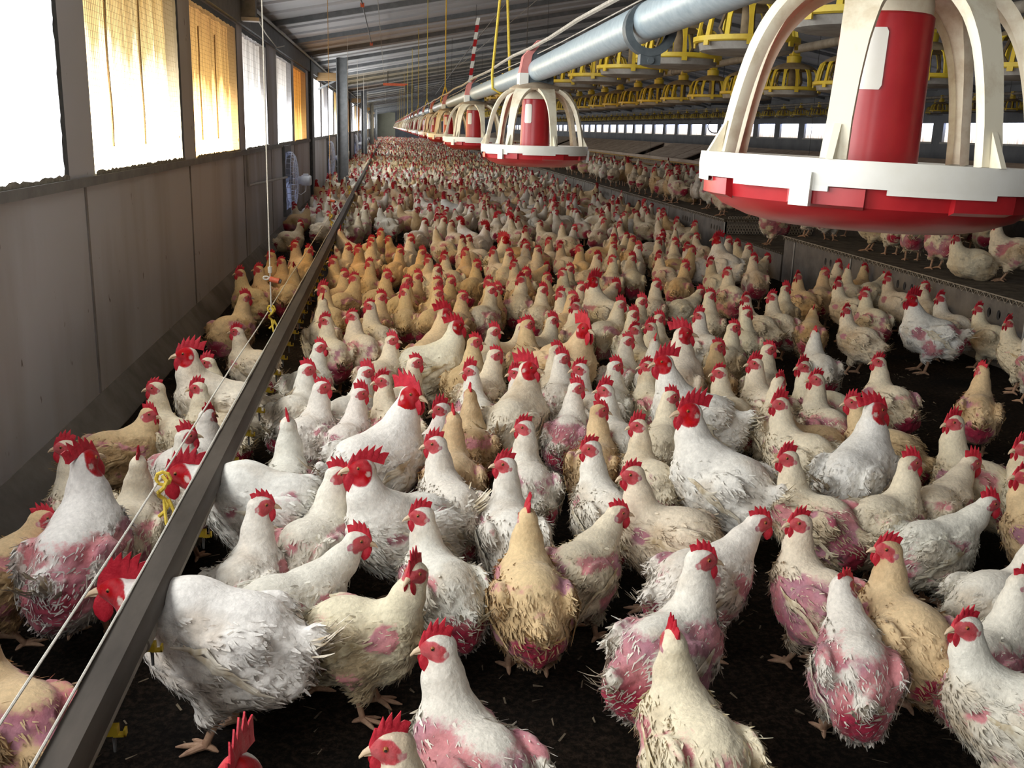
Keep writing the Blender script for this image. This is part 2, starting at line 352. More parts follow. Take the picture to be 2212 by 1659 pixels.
# windows: daylit fabric behind wire netting with a frayed hem
rr = random.Random(3)
for i, (a, b_, mt) in enumerate(WIN):
    mb = MB(); ncol = 26; rows = 6; v = []
    for j in range(rows + 1):
        for k in range(ncol + 1):
            yy = a + (b_ - a) * k / ncol; zz = 1.13 + 1.04 * j / rows
            v.append((XL - .075 + .012 * math.sin(k * 1.1 + i) + .006 * math.sin(k * 2.7 + j * .6), yy, zz))
    mb.add(v, [(j * (ncol + 1) + k, j * (ncol + 1) + k + 1, (j + 1) * (ncol + 1) + k + 1, (j + 1) * (ncol + 1) + k) for j in range(rows) for k in range(ncol)], 0, True)
    w = mb.build('window_%d' % (i + 1), mt); w['kind'] = 'structure'
    near = a < 18 and b_ > 2
    if near:
        mb = MB(); g = .03 if a < 8 else .06
        q = a
        while q < b_: mb.box(XL - .018, XL - .0165, q, q + .0008, 1.13, 2.17); q += g
        q = 1.13
        while q < 2.17: mb.box(XL - .0165, XL - .015, a, b_, q, q + .0008); q += g
        mb.build('netting', 'netting', w)
    # frayed hem along the sill and the far edge
    mb = MB(); v = []; n = max(10, int((b_ - a) * (30 if near else 8)))
    for k in range(n + 1):
        yy = a - .02 + (b_ - a + .04) * k / n
        v += [(XL + .010, yy, 1.115 - rr.uniform(0, .03)), (XL + .012, yy, 1.137 + rr.uniform(0, .014)), (XL + .003, yy, 1.139)]
    mb.add(v, [(k * 3 + q, k * 3 + q + 1, k * 3 + q + 4, k * 3 + q + 3) for k in range(n) for q in (0, 1)], 0, True)
    mb.build('window_hem', 'hem', w)
    mb = MB(); v = []
    n = 40 if near else 8
    for k in range(n + 1):
        zz = 1.12 + 1.06 * k / n
        v += [(XL + .003, b_ - .012 - rr.uniform(0, .014), zz), (XL + .006, b_ + .03, zz)]
    mb.add(v, [(k * 2, k * 2 + 1, k * 2 + 3, k * 2 + 2) for k in range(n)])
    v = []
    for k in range(n + 1):
        yy = a - .02 + (b_ - a + .04) * k / n
        v += [(XL + .003, yy, 2.155 + rr.uniform(0, .012)), (XL + .006, yy, 2.2)]
    mb.add(v, [(k * 2, k * 2 + 1, k * 2 + 3, k * 2 + 2) for k in range(n)])
    mb.build('window_edge', 'dark_steel', w)
    if mt in ('cur_gold', 'cur_orange') and near:         # stitched seams hanging in the cloth
        for fr in (.26, .60):
            mb = MB(); yy = a + (b_ - a) * fr
            mb.tube([(XL - .045, yy + .01 * math.sin(q), 1.24 + q * .10) for q in range(9)], .006, 5); mb.build('curtain_seam', 'timber', w)
for i, (a, b_) in enumerate(rw):
    mb = MB(); mb.box(XR + .06, XR + .07, a, b_, 1.39, 1.79); w = mb.build('window_%d' % (i + 1 + len(WIN)), 'pane_right'); w['kind'] = 'structure'
    mb = MB(); mb.box(XR - .02, XR + .02, a - .05, b_ + .05, 1.35, 1.39); mb.build('window_sill', 'whitepaint', w)

# steel frames: a pilaster at the wall, a knee beam and a free standing post
for i, yy in enumerate((19.6, 37.5, 55.5, 73.5)):
    t = thing('frame_post', '%s dark steel roof post standing off the window wall' % ['nearest', 'second', 'third', 'farthest'][i], 'post', (-.85, yy, 0), 'steel roof posts along the window wall')
    mb = MB(); mb.box(-.10, .10, -.012, .012, 0, 2.58); mb.box(-.10, -.085, -.09, .09, 0, 2.56); mb.box(.085, .10, -.09, .09, 0, 2.585); mb.build('column', 'frame_steel', t)
    mb = MB(); mb.box(-.465, -.10, -.05, .05, 2.16, 2.30); mb.build('knee_beam', 'timber', t)
    mb = MB(); mb.tube([(-.44, 0, 2.0), (-.12, 0, 2.17)], .018, 8); mb.build('brace', 'frame_steel', t)
    mb = MB(); mb.box(XL, XL + .05, yy - 1.95, yy - 1.4, .146, 2.48); struct('trim_%d' % (20 + i), mb, 'dark_steel')  # pilaster strip, coloured dark to carry the wall's deep shade
t = thing('roof_bracket', 'grey steel stub with white foot under the roof edge beside the third window', 'bracket', (XL, 9.6, 0))
mb = MB(); mb.box(.035, .16, -.06, .06, 2.27, 2.52); mb.build('stub', 'frame_steel', t)
mb = MB(); mb.box(.03, .19, -.07, .07, 2.245, 2.275); mb.build('foot', 'whitepaint', t)
t = tag((lambda mb: (mb.tube([(XL + .055, YB, 2.425), (XL + .055, YE, 2.425)], .016, 8), mb.build('eave_conduit', 'whitepaint'))[1])(MB()), 'long pale conduit running under the roof edge above the windows', 'conduit')
mb = MB(); mb.tube([(XL + .025, 9.68, 1.08), (XL + .025, 9.68, .86), (XL + .026, 9.72, .80), (XL + .03, 10.2, .79), (XL + .06, 13.0, .72)], .013, 8)
tag(mb.build('wall_conduit', 'whitepaint'), 'grey cable conduit dropping from the sill and turning towards the wall fan', 'conduit')
mb = MB(); mb.tube([(XL + .06, 9.9, 2.42), (XL + .08, 11.0, 2.26), (XL + .06, 12.2, 2.21), (XL + .05, 13.2, 2.3)], .006, 6)
tag(mb.build('loose_cable', 'rope_white'), 'loose pale cable drooping above the fourth window', 'cable')

# wall fans
def make_fan():
    t = thing('wall_fan', 'round wire-caged wall fan with a pale motor', 'fan')
    mb = MB()
    for (y0, y1, z0, z1) in ((-.44, .44, .36, .44), (-.44, .44, -.44, -.36), (-.44, -.36, -.36, .36), (.36, .44, -.36, .36)): mb.box(-.09, .035, y0, y1, z0, z1)
    mb.build('frame', 'frame_steel', t)
    mb = MB(); mb.box(-.088, -.084, -.36, .36, -.36, .36); mb.build('shutter', 'fan_light', t)
    mb = MB()
    for r, x in ((.36, .03), (.355, .09), (.31, .125), (.25, .14), (.19, .15), (.13, .155), (.07, .158)):
        mb.tube([(x, r * math.cos(q * PI / 16), r * math.sin(q * PI / 16)) for q in range(32)], .0035, 4, closed=True)
    for q in range(28):
        a = q * PI / 14; mb.tube([(x, r * math.cos(a), r * math.sin(a)) for r, x in ((.36, .03), (.357, .08), (.31, .125), (.19, .15), (.06, .158))], .0028, 4)
    mb.build('cage', 'motor', t)
    mb = MB()
    for q in range(4):
        a = q * PI / 2 + .4
        ca, sa = math.cos(a), math.sin(a)
        mb.add([(0.0, .05 * ca - .04 * sa, .05 * sa + .04 * ca), (.05, .05 * ca + .04 * sa, .05 * sa - .04 * ca), (.06, .31 * ca + .10 * sa, .31 * sa - .10 * ca), (0.0, .31 * ca - .06 * sa, .31 * sa + .06 * ca)], [(0, 1, 2, 3)])
        mb.add([(0.004, .05 * ca - .04 * sa, .05 * sa + .04 * ca), (.054, .05 * ca + .04 * sa, .05 * sa - .04 * ca), (.064, .31 * ca + .10 * sa, .31 * sa - .10 * ca), (0.004, .31 * ca - .06 * sa, .31 * sa + .06 * ca)], [(3, 2, 1, 0)])
    mb.tube([(-.02, 0, 0), (.08, 0, 0)], .055, 16); mb.build('blades', 'frame_steel', t)
    mb = MB(); mb.tube([(.15, 0, 0), (.20, 0, 0)], .05, 18); mb.tube([(.20, 0, 0), (.31, 0, 0)], .066, 20); mb.tube([(.305, 0, 0), (.325, 0, 0)], [.07, .055], 20); mb.box(.22, .29, -.03, .03, .06, .085)
    mo = mb.build('motor', 'motor', t)
    mb = MB(); mb.tube([(.26, 0, -.06), (.25, 0, -.14), (.19, 0, -.185), (.12, 0, -.16), (.13, 0, -.25)], .006, 6); mb.build('cable', 'rope_white', mo)
    return t
fan = make_fan()
fl = ['nearest round caged fan on the left wall, with pale motor', 'round caged fan just before the nearest steel post', 'second round caged fan, partly behind the nearest steel post']
fan.location = (XL, *FANS[0]); fan['label'] = fl[0]; fan['group'] = 'fans along the left wall'
for i, p in enumerate(FANS[1:]):
    dup(fan, (XL, *p), fl[i + 1] if i < 2 else 'small distant caged fan on the left wall beyond the nearest steel post')

# ------------------------------------------------------------------ drinker line beside the wall
DX, DZ = -.515, .42
t = thing('drinker_line', 'long grey metal nipple drinker rail hung along the window wall', 'drinker line', (DX, 0, 0))
mb = MB(); y0, y1 = .6, 74.0
prof = [(-.022, .038), (-.019, .045), (.026, .038), (.034, .024), (.034, -.012), (.018, -.030), (-.018, -.030), (-.026, -.012)]
v = [(px, yy, DZ - .045 + pz) for yy in (y0, y1) for px, pz in prof]; n = len(prof)
mb.add(v, [(i, (i + 1) % n, n + (i + 1) % n, n + i) for i in range(n)] + [tuple(range(n - 1, -1, -1)), tuple(range(n, 2 * n))])
mb.build('rail', 'rail', t)
mb = MB(); mb.tube([(.010, y0, DZ - .088), (.010, y1, DZ - .088)], .014, 12); mb.build('water_pipe', 'pvc', t)
for i, yy in enumerate((1.95, 4.35, 6.75)):
    mb = MB(); mb.tube([(.010, yy - .03, DZ - .088), (.010, yy + .03, DZ - .088)], .019, 12); mb.build('coupling', 'pvc', t)
yy = 1.05
for i in range(44):
    mb = MB(); mb.box(-.006, .020, -.009, .009, -.009, .008); mb.box(.012, .034, -.007, .007, -.012, -.008); mb.box(.030, .034, -.007, .007, -.012, .002)
    mb.tube([(.012, 0, -.012), (.012, 0, -.045)], [.004, .003], 6, 1)
    if i == 0: nip = mb.mesh('nipple', ['yellow', 'wire']); 
    o = put('nipple', nip, t); o.location = (.012, yy, DZ - .105)
    yy += .30 if i < 24 else .6
t['label'] = 'long grey metal nipple drinker rail hung along the window wall'
# the two strings above it
for nme, dx, dz, lab in (('anti_perch_cord', -.075, .055, 'pale anti-perch string running just left of the drinker rail'), ('electric_cord', -.021, .0035, 'pale string lying along the left edge of the drinker rail')):
    mb = MB(); mb.tube([(DX + dx, .6 + q * .8, DZ + dz + (.004 * math.sin(q * 2.1))) for q in range(70)], .0026, 6)
    tag(mb.build(nme, 'rope_white'), lab, 'cord')
# yellow ties and hanging cords
def make_tie(i, yy, lab):
    rt = random.Random(i)
    mb = MB()
    mb.tube([(0.0 + .012 * math.sin(q * 1.3), .012 * math.cos(q * 1.3) - .01, .085 - q * .013) for q in range(9)], .0055, 6)
    mb.tube([(.012, 0, .02), (.028, -.02, -.005), (.022, -.03, -.028)], .0045, 6); mb.tube([(.0, 0, .02), (.008, -.03, -.006), (.014, -.05, -.03)], .0045, 6)
    mb.tube([(.018 * math.cos(q * .8), .006, .075 + .018 * math.sin(q * .8)) for q in range(8)], .005, 6, closed=True)
    o = mb.build('rope_tie', 'rope_yellow'); o.location = (DX - .060, yy, DZ - .01)
    return tag(o, lab, 'rope tie', 'yellow ties on the drinker rail')
make_tie(0, 2.50, 'yellow rope knot tied to the drinker rail, nearest to the camera')
ties = [4.97, 10.3, 15.2, 20.0, 25.0, 30.0]
for i, yy in enumerate(ties):
    if i < 3: make_tie(i + 1, yy, ['yellow rope knot under the nearest white hanging cord', 'yellow rope knot under the second hanging cord', 'yellow rope knot under the third hanging cord'][i])
    zt = EAVE + (DX - .06 - XL) * SL
    t = thing('drinker_hanger', ['nearest white cord with red tensioner holding up the drinker rail', 'second hanging cord of the drinker rail, tan below', 'third hanging cord of the drinker rail, before the steel post'][i] if i < 3 else 'thin distant cord holding up the drinker rail',
              'cord', (DX - .06, yy, DZ + .03), 'cords holding up the drinker rail')
    mb = MB(); mb.tube([(0, 0, .02), (0, 0, .17)], .0035, 6); mb.tube([(0, 0, .17), (0.002, 0, zt - DZ - .06)], .003, 6); mb.tube([(0, 0, .215), (0, 0, .245)], [.009, .011], 8)
    mb.build('cord', 'rope_white' if i != 1 else 'rope_tan', t)
    if i < 4:
        mb = MB(); mb.tube([(.0, -.0, .185), (.045, -.012, .176)], .014, 10); mb.tube([(.047, -.012, .176), (.053, -.013, .174)], .011, 8, 1); mb.build('tensioner', ['orange', 'wire'], t)
        mb = MB(); mb.tube([(-.006 - .014 + .014 * math.cos(q * PI / 5), 0, .19 + .008 * math.sin(q * PI / 5)) for q in range(10)], .004, 6, closed=True); mb.build('cord_loop', 'rope_white', t)

# ------------------------------------------------------------------ the red and cream pan feeders
FX, FZ, PZ = .45, 1.324, 1.556
def make_feeder():
    t = thing('pan_feeder', 'red and cream hanging pan feeder', 'feeder')
    R = .165
    # pan
    mb = MB(); mb.lathe([(.0, -.050), (.06, -.0505), (.095, -.052), (.116, -.0475), (.140, -.038), (.152, -.028), (.155, -.010), (.158, -.010), (.158, -.006), (.150, -.006), (.147, -.026), (.09, -.042), (.0, -.042)], 56)
    for k in range(7):
        a = k * 2 * PI / 7 + .25; mb.lathe([(.1525, -.030), (.160, -.027), (.1605, -.012), (.155, -.010)], 10, 0, a0=a, a1=a + .42)
        for aa in (a, a + .42): mb.add([(r * math.cos(aa), r * math.sin(aa), z) for r, z in ((.1525, -.030), (.160, -.027), (.1605, -.012), (.150, -.010))], [(0, 1, 2, 3), (3, 2, 1, 0)])
    mb.build('pan', 'red', t)
    # rim ring
    mb = MB(); mb.lathe([(.150, .010), (.156, .012), (R, .012), (R + .001, .0), (R, -.011), (.1615, -.011), (.1605, -.002), (.150, .004), (.150, .010)], 64)
    for k in range(7):
        a = k * 2 * PI / 7 - .12
        mb.lathe([(.1605, -.011), (R, -.011), (R, -.0155), (.1605, -.0155), (.1605, -.011)], 8, 0, a0=a, a1=a + .6, smooth=False)
    rim = mb.build('rim', 'white', t)
    for k in range(3):
        a = -2.35 + k * 2 * PI / 3
        mb = MB(); ca, sa = math.cos(a), math.sin(a)
        mb.obox((ca * .1665, sa * .1665, -.0145), Vector((ca, sa, 0)) * .0035, Vector((-sa, ca, 0)) * .009, Vector((0, 0, .0145))); mb.build('clip', 'white', rim)
    # dome of seven arched ribs
    path = [(.050, .182), (.075, .178), (.098, .165), (.117, .143), (.131, .115), (.141, .080), (.148, .045), (.153, .012)]
    width = [.0235, .027, .021, .0155, .0125, .011, .0105, .0115]
    us = np.linspace(0, 7, 22); path = [(float(np.interp(u, range(8), [q[0] for q in path])), float(np.interp(u, range(8), [q[1] for q in path]))) for u in us]; width = [float(np.interp(u, range(8), width)) for u in us]
    for _ in range(2): path = [path[0]] + [tuple((a_ + 2 * b_ + c__) / 4 for a_, b_, c__ in zip(path[i - 1], path[i], path[i + 1])) for i in range(1, 21)] + [path[-1]]
    for k in range(7):
        a = k * 2 * PI / 7 - PI / 2 - .65; ca, sa = math.cos(a), math.sin(a); er = Vector((ca, sa, 0)); et = Vector((-sa, ca, 0))
        mb = MB(); v = []
        for (r, z), w in zip(path, width):
            p = er * r + Vector((0, 0, z))
            i = path.index((r, z)); r2, z2 = path[min(i + 1, 21)]; r1, z1 = path[max(i - 1, 0)]
            tn = Vector((r2 - r1, 0, z2 - z1)).normalized(); nn = er * (-tn.z) + Vector((0, 0, tn.x))
            nn = nn if nn.dot(er) + nn.z > 0 else -nn
            v += [p + nn * .002 - et * w, p + nn * .002 + et * w, p - nn * .004 + et * w, p - nn * .010 + et * (w - .003), p - nn * .001 + et * (w - .005), p - nn * .001 - et * (w - .005), p - nn * .010 - et * (w - .003), p - nn * .004 - et * w]
        mm = 8
        mb.add(v, [(i * mm + q, i * mm + (q + 1) % mm, (i + 1) * mm + (q + 1) % mm, (i + 1) * mm + q) for i in range(21) for q in range(mm)] + [tuple(range(mm - 1, -1, -1)), tuple(range(21 * mm, 22 * mm))], 0, True)
        mb.add([er * .155 - et * .003 + Vector((0, 0, .012)), er * .155 + et * .003 + Vector((0, 0, .012)), er * .168 + et * .003 + Vector((0, 0, .012)), er * .168 - et * .003 + Vector((0, 0, .012)), er * .152 - et * .003 + Vector((0, 0, .042)), er * .152 + et * .003 + Vector((0, 0, .042))],
               [(0, 1, 2, 3), (0, 3, 4), (1, 5, 2), (3, 2, 5, 4), (0, 4, 5, 1)])
        mb.build('grill_rib', 'cream', t)
    mb = MB(); mb.lathe([(.0, .198), (.03, .198), (.045, .194), (.068, .187), (.084, .178), (.082, .172), (.06, .178), (.03, .185), (.0, .186)], 40); mb.build('dome_cap', 'dust_cream', t)
    # feed tube
    mb = MB(); mb.lathe([(.047, -.045), (.0465, -.02), (.0425, .146), (.0405, .148)], 40); mb.build('feed_tube', 'red', t)
    mb = MB(); mb.lathe([(.0405, .140), (.0405, .158), (.037, .170), (.030, .180)], 40); mb.build('tube_cap', 'cream', t)
    mb = MB(); a = -2.25; v = []
    for j, z in enumerate((.077, .081, .129, .133)):
        for k in range(9):
            s = (.22 if j in (0, 3) else .27) * (k / 4 - 1)
            rr_ = .0465 - (z + .02) * .0241 + .0012; v.append((rr_ * math.cos(a + s), rr_ * math.sin(a + s), z))
    mb.add(v, [(j * 9 + k, j * 9 + k + 1, (j + 1) * 9 + k + 1, (j + 1) * 9 + k) for j in range(3) for k in range(8)], 0, True); mb.build('tube_window', 'white', t)
    # hanger clamp round the pipe, a red and white clip on it
    mb = MB(); v = []
    outl = [(-.047, .19), (.047, .19), (.047, .225), (.036, .272), (.014, .285), (-.014, .285), (-.036, .272), (-.047, .225)]
    v = [(x, yy, z) for yy in (-.034, .034) for x, z in outl]
    mb.add(v, [(i, (i + 1) % 8, 8 + (i + 1) % 8, 8 + i) for i in range(8)] + [tuple(range(7, -1, -1)), tuple(range(8, 16))])
    mb.tube([(.02, -.034, .203), (.02, -.044, .203)], .007, 8); mb.build('clamp', 'dark_steel', t)
    mb = MB(); mb.add([(-.055, -.037, .222), (-.030, -.037, .222), (-.030, .03, .222), (-.055, .03, .222), (-.046, -.037, .272), (-.020, -.037, .275), (-.020, .02, .275), (-.046, .02, .272), (-.004, -.03, .318), (.014, -.03, .318), (.014, .0, .318), (-.004, .0, .318)],
                      [(0, 1, 2, 3), (0, 4, 5, 1), (1, 5, 6, 2), (2, 6, 7, 3), (3, 7, 4, 0), (4, 8, 9, 5), (5, 9, 10, 6), (6, 10, 11, 7), (7, 11, 8, 4), (8, 11, 10, 9)])
    mb.build('top_clip', 'pinkred', t)
    mb = MB(); mb.box(-.057, -.030, -.0375, .03, .186, .222); mb.build('foot_clip', 'white', t)
    return t
feeder = make_feeder(); CH['pan_feeder'] = list(feeder.children)
NF = 26
for i in range(NF):
    yy = .90 + 2.235 * i
    lab = ['nearest red and cream pan feeder, large at the upper right', 'second red and cream pan feeder along the grey pipe', 'third red and cream pan feeder, half behind the second one', 'fourth red and cream pan feeder along the grey pipe',
           'fifth red and cream pan feeder along the grey pipe', 'sixth red and cream pan feeder along the grey pipe', 'seventh red and cream pan feeder along the grey pipe'][i] if i < 7 else 'small distant red and cream pan feeder at the far end of the row'
    if i == 0: feeder.location = (FX + .026, yy + .068, FZ + .025); feeder['label'] = lab; feeder['group'] = 'red pan feeders under the grey feed pipe'; feeder.rotation_euler = (0, math.radians(1.5), 0)
    else:
        o = dup(feeder, (FX, yy, FZ), lab, rotz=rr.uniform(-.05, .05)); o.rotation_euler[1] = 0
t = thing('feed_pipe', 'thick galvanised feed pipe carrying the red pan feeders', 'pipe', (FX, 0, PZ))
mb = MB(); mb.tube([(0, .2, .03), (0, 3.1, 0), (0, 58.5, 0)], .0325, 28); mb.build('pipe', 'steel', t)
for yy in (1.78, 10.4, 19.3):
    mb = MB(); mb.lathe([(.033, -.012), (.046, -.012), (.046, .012), (.033, .012)], 28); v = mb.v; mb.v = [(x, z + yy, y_) for x, y_, z in v]
    mb.box(-.016, .020, yy - .010, yy + .010, -.060, -.036); mb.tube([(.002, yy - .014, -.053), (.002, yy + .014, -.053)], .006, 8); mb.build('pipe_clamp', 'dark_steel', t)
mb = MB(); mb.tube([(FX - .03, .3 + q * .4, PZ + .062 + .004 * math.sin(q * 1.7)) for q in range(140)], .0055, 6)
tag(mb.build('dusty_rope', 'rope_dirty'), 'dusty grey rope running just above the feed pipe', 'rope')
mb = MB(); mb.tube([(FX - .005, .3 + q * .8, PZ + .050 + .005 * math.sin(q * 1.3)) for q in range(70)], .0018, 5)
tag(mb.build('thin_wire', 'rope_dirty'), 'thin pale wire between the dusty rope and the feed pipe', 'wire')
def roof_z(x): return EAVE + (min(x, 2 * RIDGE - x) - XL) * SL
for i, yy in enumerate((4.15, 8.2, 12.0, 15.5, 19.5, 24, 29, 34, 40, 47)):
    zt = roof_z(FX) - .06
    mb = MB()
    if i == 0:
        loop = [(FX - .002, yy - .05, zt), (FX - .004, yy - .05, 2.02)] + [(FX - .040, yy - .045, PZ + .03), (FX - .036, yy - .04, PZ - .02), (FX, yy - .03, PZ - .037), (FX + .034, yy - .01, PZ - .02), (FX + .036, yy + .0, PZ + .04), (FX + .006, yy - .05, 2.0)]
        mb.tube(loop, .0055, 7)
    else:
        mb.tube([(FX, yy, zt), (FX, yy, PZ + .14)], .004, 6); mb.tube([(FX, yy, PZ + .14), (FX - .034, yy, PZ + .03), (FX - .02, yy, PZ - .03), (FX + .02, yy, PZ - .03), (FX + .034, yy, PZ + .03), (FX, yy, PZ + .14)], .0045, 6)
    lab = ['nearest yellow rope looped in a V round the feed pipe', 'second yellow rope holding the feed pipe, with a tan knot', 'third yellow rope holding the feed pipe', 'fourth yellow rope holding the feed pipe'][i] if i < 4 else 'thin distant yellow rope holding the feed pipe'
    tag(mb.build('hanger_rope', 'rope_yellow'), lab, 'rope', 'yellow ropes holding the feed pipe')
# striped tape hanging beside the third feeder clip
mb = MB()
for q in range(9):
    z0 = PZ + .07 + q * .035; mb.obox((FX - .03 + .004 * q, 5.32, z0), Vector((.009, .003, 0)), Vector((0, .002, 0)), Vector((.004, 0, .0175)), q % 2)
tag(mb.build('striped_tape', ['white', 'red']), 'red and white striped tape hanging above the third red feeder', 'tape')
# cable with red tags under the roof
mb = MB(); mb.tube([(-.28, 6.0, 2.60), (-.30, 8.0, 2.56), (-.24, 10.2, 2.5), (-.2, 13, 2.36), (-.16, 16, 2.58)], .006, 6); t = mb.build('slack_cable', 'wire')
tag(t, 'slack dark cable with small red tags below the left roof slope', 'cable')
for p in ((-.30, 7.9, 2.56), (-.24, 10.2, 2.49), (-.2, 13, 2.35)):
    mb = MB(); mb.obox(p, Vector((.018, 0, 0)), Vector((0, .01, 0)), Vector((0, 0, .02))); mb.build('cable_tag', 'orange', t)
mb = MB(); mb.tube([(1.6, 5.2, 2.9), (1.0, 7.5, 2.45), (.75, 9.5, 2.1), (.55, 12, 1.75)], .004, 5); tag(mb.build('slanted_wire', 'wire'), 'thin dark wire slanting down from the roof to the feed pipe', 'wire')
for i, (x, y0, y1, z, lab) in enumerate(((-.1, 4, 60, 2.62, 'thin pale winch wire under the left roof slope'), (1.9, 3, 60, 3.0, 'thin winch wire high above the yellow feeders'))):
    mb = MB(); mb.tube([(x, y0, z), (x, y1, z)], .004, 5); tag(mb.build('winch_wire', 'rope_dirty'), lab, 'wire')
mb = MB(); mb.tube([(1.05, 6.2, 2.72), (1.75, 6.2, 2.85)], .028, 12); tag(mb.build('roof_tube', 'whitepaint'), 'short white tube under the roof above the feed pipe', 'tube')
t = thing('cable_winch', 'rusty orange winch block hung far down the barn', 'winch', (.2, 27, 2.35))
mb = MB(); mb.box(-.32, .32, -.06, .06, .04, .10); mb.build('bar', 'orange', t)
mb = MB(); mb.box(.24, .48, -.08, .08, -.12, .06); mb.build('drum', 'wire', t)
mb = MB(); mb.tube([(-.2, 0, .1), (-.2, 0, .42)], .01, 6); mb.build('hanger', 'wire', t)

# ------------------------------------------------------------------ yellow feeders on three raised lines
def make_yellow():
    t = thing('hen_feeder', 'yellow caged hen feeder hanging from a pipe', 'feeder')
    mb = MB(); mb.lathe([(0, -.040), (.12, -.040), (.143, -.034), (.150, -.008), (.153, -.004), (.148, -.004), (.14, -.026), (0, -.03)], 36); mb.build('pan', 'dust_grey', t)
    mb = MB(); mb.lathe([(.150, .008), (.166, .006), (.166, -.008), (.158, -.012), (.150, -.008), (.150, .008)], 36)
    for k in range(14):
        a = k * 2 * PI / 14; ca, sa = math.cos(a), math.sin(a); et = Vector((-sa, ca, 0)); er = Vector((ca, sa, 0))
        v = []
        for r, z, w in ((.156, .0, .0075), (.146, .055, .0065), (.134, .088, .009), (.112, .104, .016)):
            p = er * r + Vector((0, 0, z)); v += [p - et * w - er * .004, p + et * w - er * .004, p + et * w + er * .004, p - et * w + er * .004]
        mb.add(v, [(i * 4 + q, i * 4 + (q + 1) % 4, (i + 1) * 4 + (q + 1) % 4, (i + 1) * 4 + q) for i in range(3) for q in range(4)])
        if k % 2 == 0: mb.obox(er * .162 + Vector((0, 0, -.013)), er * .003, et * .010, Vector((0, 0, .010)))
    mb.build('grill', 'yellow', t)
    mb = MB(); mb.lathe([(.128, .096), (.118, .106), (.085, .122), (.045, .134), (.03, .136), (.03, .13), (.08, .116), (.122, .094), (.128, .096)], 36); mb.build('dome_cap', 'dust_brown', t)
    mb = MB(); mb.lathe([(.030, -.03), (.022, .02), (.020, .13)], 20); mb.tube([(.05, .03, -.01), (.075, .05, .04), (.06, .04, .09)], .006, 6); mb.tube([(-.05, .03, -.01), (-.075, .05, .04), (-.06, .04, .09)], .006, 6); mb.build('feed_tube', 'dust_brown', t)
    mb = MB(); mb.lathe([(.038, .130), (.040, .168), (.030, .172), (.026, .176)], 20); mb.box(-.02, .02, -.028, .028, .17, .235); mb.build('neck', 'yellow', t)
    return t
yel = make_yellow(); CH['hen_feeder'] = list(yel.children)
rows = [(1.12, 1.672, 2.43, .76, 48, 'lower row just right of the grey feed pipe', 'yellow feeders in the nearer overhead row'),
        (2.19, 1.640, 3.35, .70, 56, 'farther row behind the nearer yellow feeders', 'yellow feeders in the second overhead row'),
        (8.6, 1.86, 12.5, .92, 46, '', 'yellow feeders in the far row above the right windows'), (9.9, 1.90, 15.0, .92, 46, '', 'yellow feeders in the farthest row above the right windows')]
first = True
for ri, (x, z, y0, st, n, wh, grp) in enumerate(rows):
    for i in range(n):
        yy = y0 + st * i
        if ri < 2 and i < 12: lab = 'yellow caged hen feeder, %s nearest in the %s' % (ordw(i), ['overhead row beside the grey pipe', 'second overhead row from the grey pipe'][ri])
        else: lab = ['small yellow feeder far along the overhead row beside the grey pipe', 'small yellow feeder far along the second overhead row', 'tiny yellow feeder in the nearer distant row above the right windows', 'tiny yellow feeder in the farthest row above the right windows'][ri]
        if first: yel.location = (x, yy, z); yel['label'] = lab; yel['group'] = grp; first = False
        else: dup(yel, (x, yy, z), lab, grp, rr.uniform(-.2, .2))
    t = thing('feeder_pipe', ['grey feed pipe of the nearer yellow feeder row', 'grey feed pipe of the second yellow feeder row', 'distant grey pipe of the far yellow feeder row', 'distant grey pipe of the farthest yellow feeder row'][ri], 'pipe', (x, 0, z + .205))
    mb = MB(); mb.tube([(0, y0 - 2.0, 0), (0, y0 + st * n, 0)], .0225, 14)
    q = y0 + .3
    while q < y0 + 20: mb.tube([(0, q - .03, 0), (0, q + .03, 0)], .027, 14); q += 2.1
    mb.build('pipe', 'pvc', t)
    for i in range(8):
        mb = MB(); mb.tube([(0, y0 + 1 + i * 5, .02), (0, y0 + 1 + i * 5, roof_z(x) - z - .26)], .003, 5); mb.build('hanger', 'wire', t)
for i, (yy, z) in enumerate(((25.0, 2.13), (22.5, 2.12))):
    mb = MB(); mb.box(8.0, 8.6, yy, yy + .25, z, z + .22); mb.tube([(8.3, yy + .1, z + .22), (8.3, yy + .1, 3.06)], .012, 6)
    tag(mb.build('air_heater', 'wire'), ['dark hanging box left of its twin over the far feeder row', 'dark hanging box right of its twin over the far feeder row'][i], 'heater')
for i in range(9):
    yy = 14 + i * 6; mb = MB(); mb.tube([(XR - .02, yy, 2.42), (7.2, yy, 3.3)], .03, 6); tag(mb.build('roof_strut', 'frame_steel'), 'dark diagonal strut under the far right roof slope', 'strut', 'struts under the far right roof slope')
mb = MB(); mb.tube([(XR - .01, 37.4, 1.9)] + [(XR - .1, 36.5 + .9 * math.cos(q * .3), 1.75 - .28 * math.sin(q * .3)) for q in range(11)] + [(XR - .01, 35.6, 1.9)], .02, 6); tag(mb.build('hanging_hose', 'wire'), 'dark hose loop hanging before the right windows', 'hose')

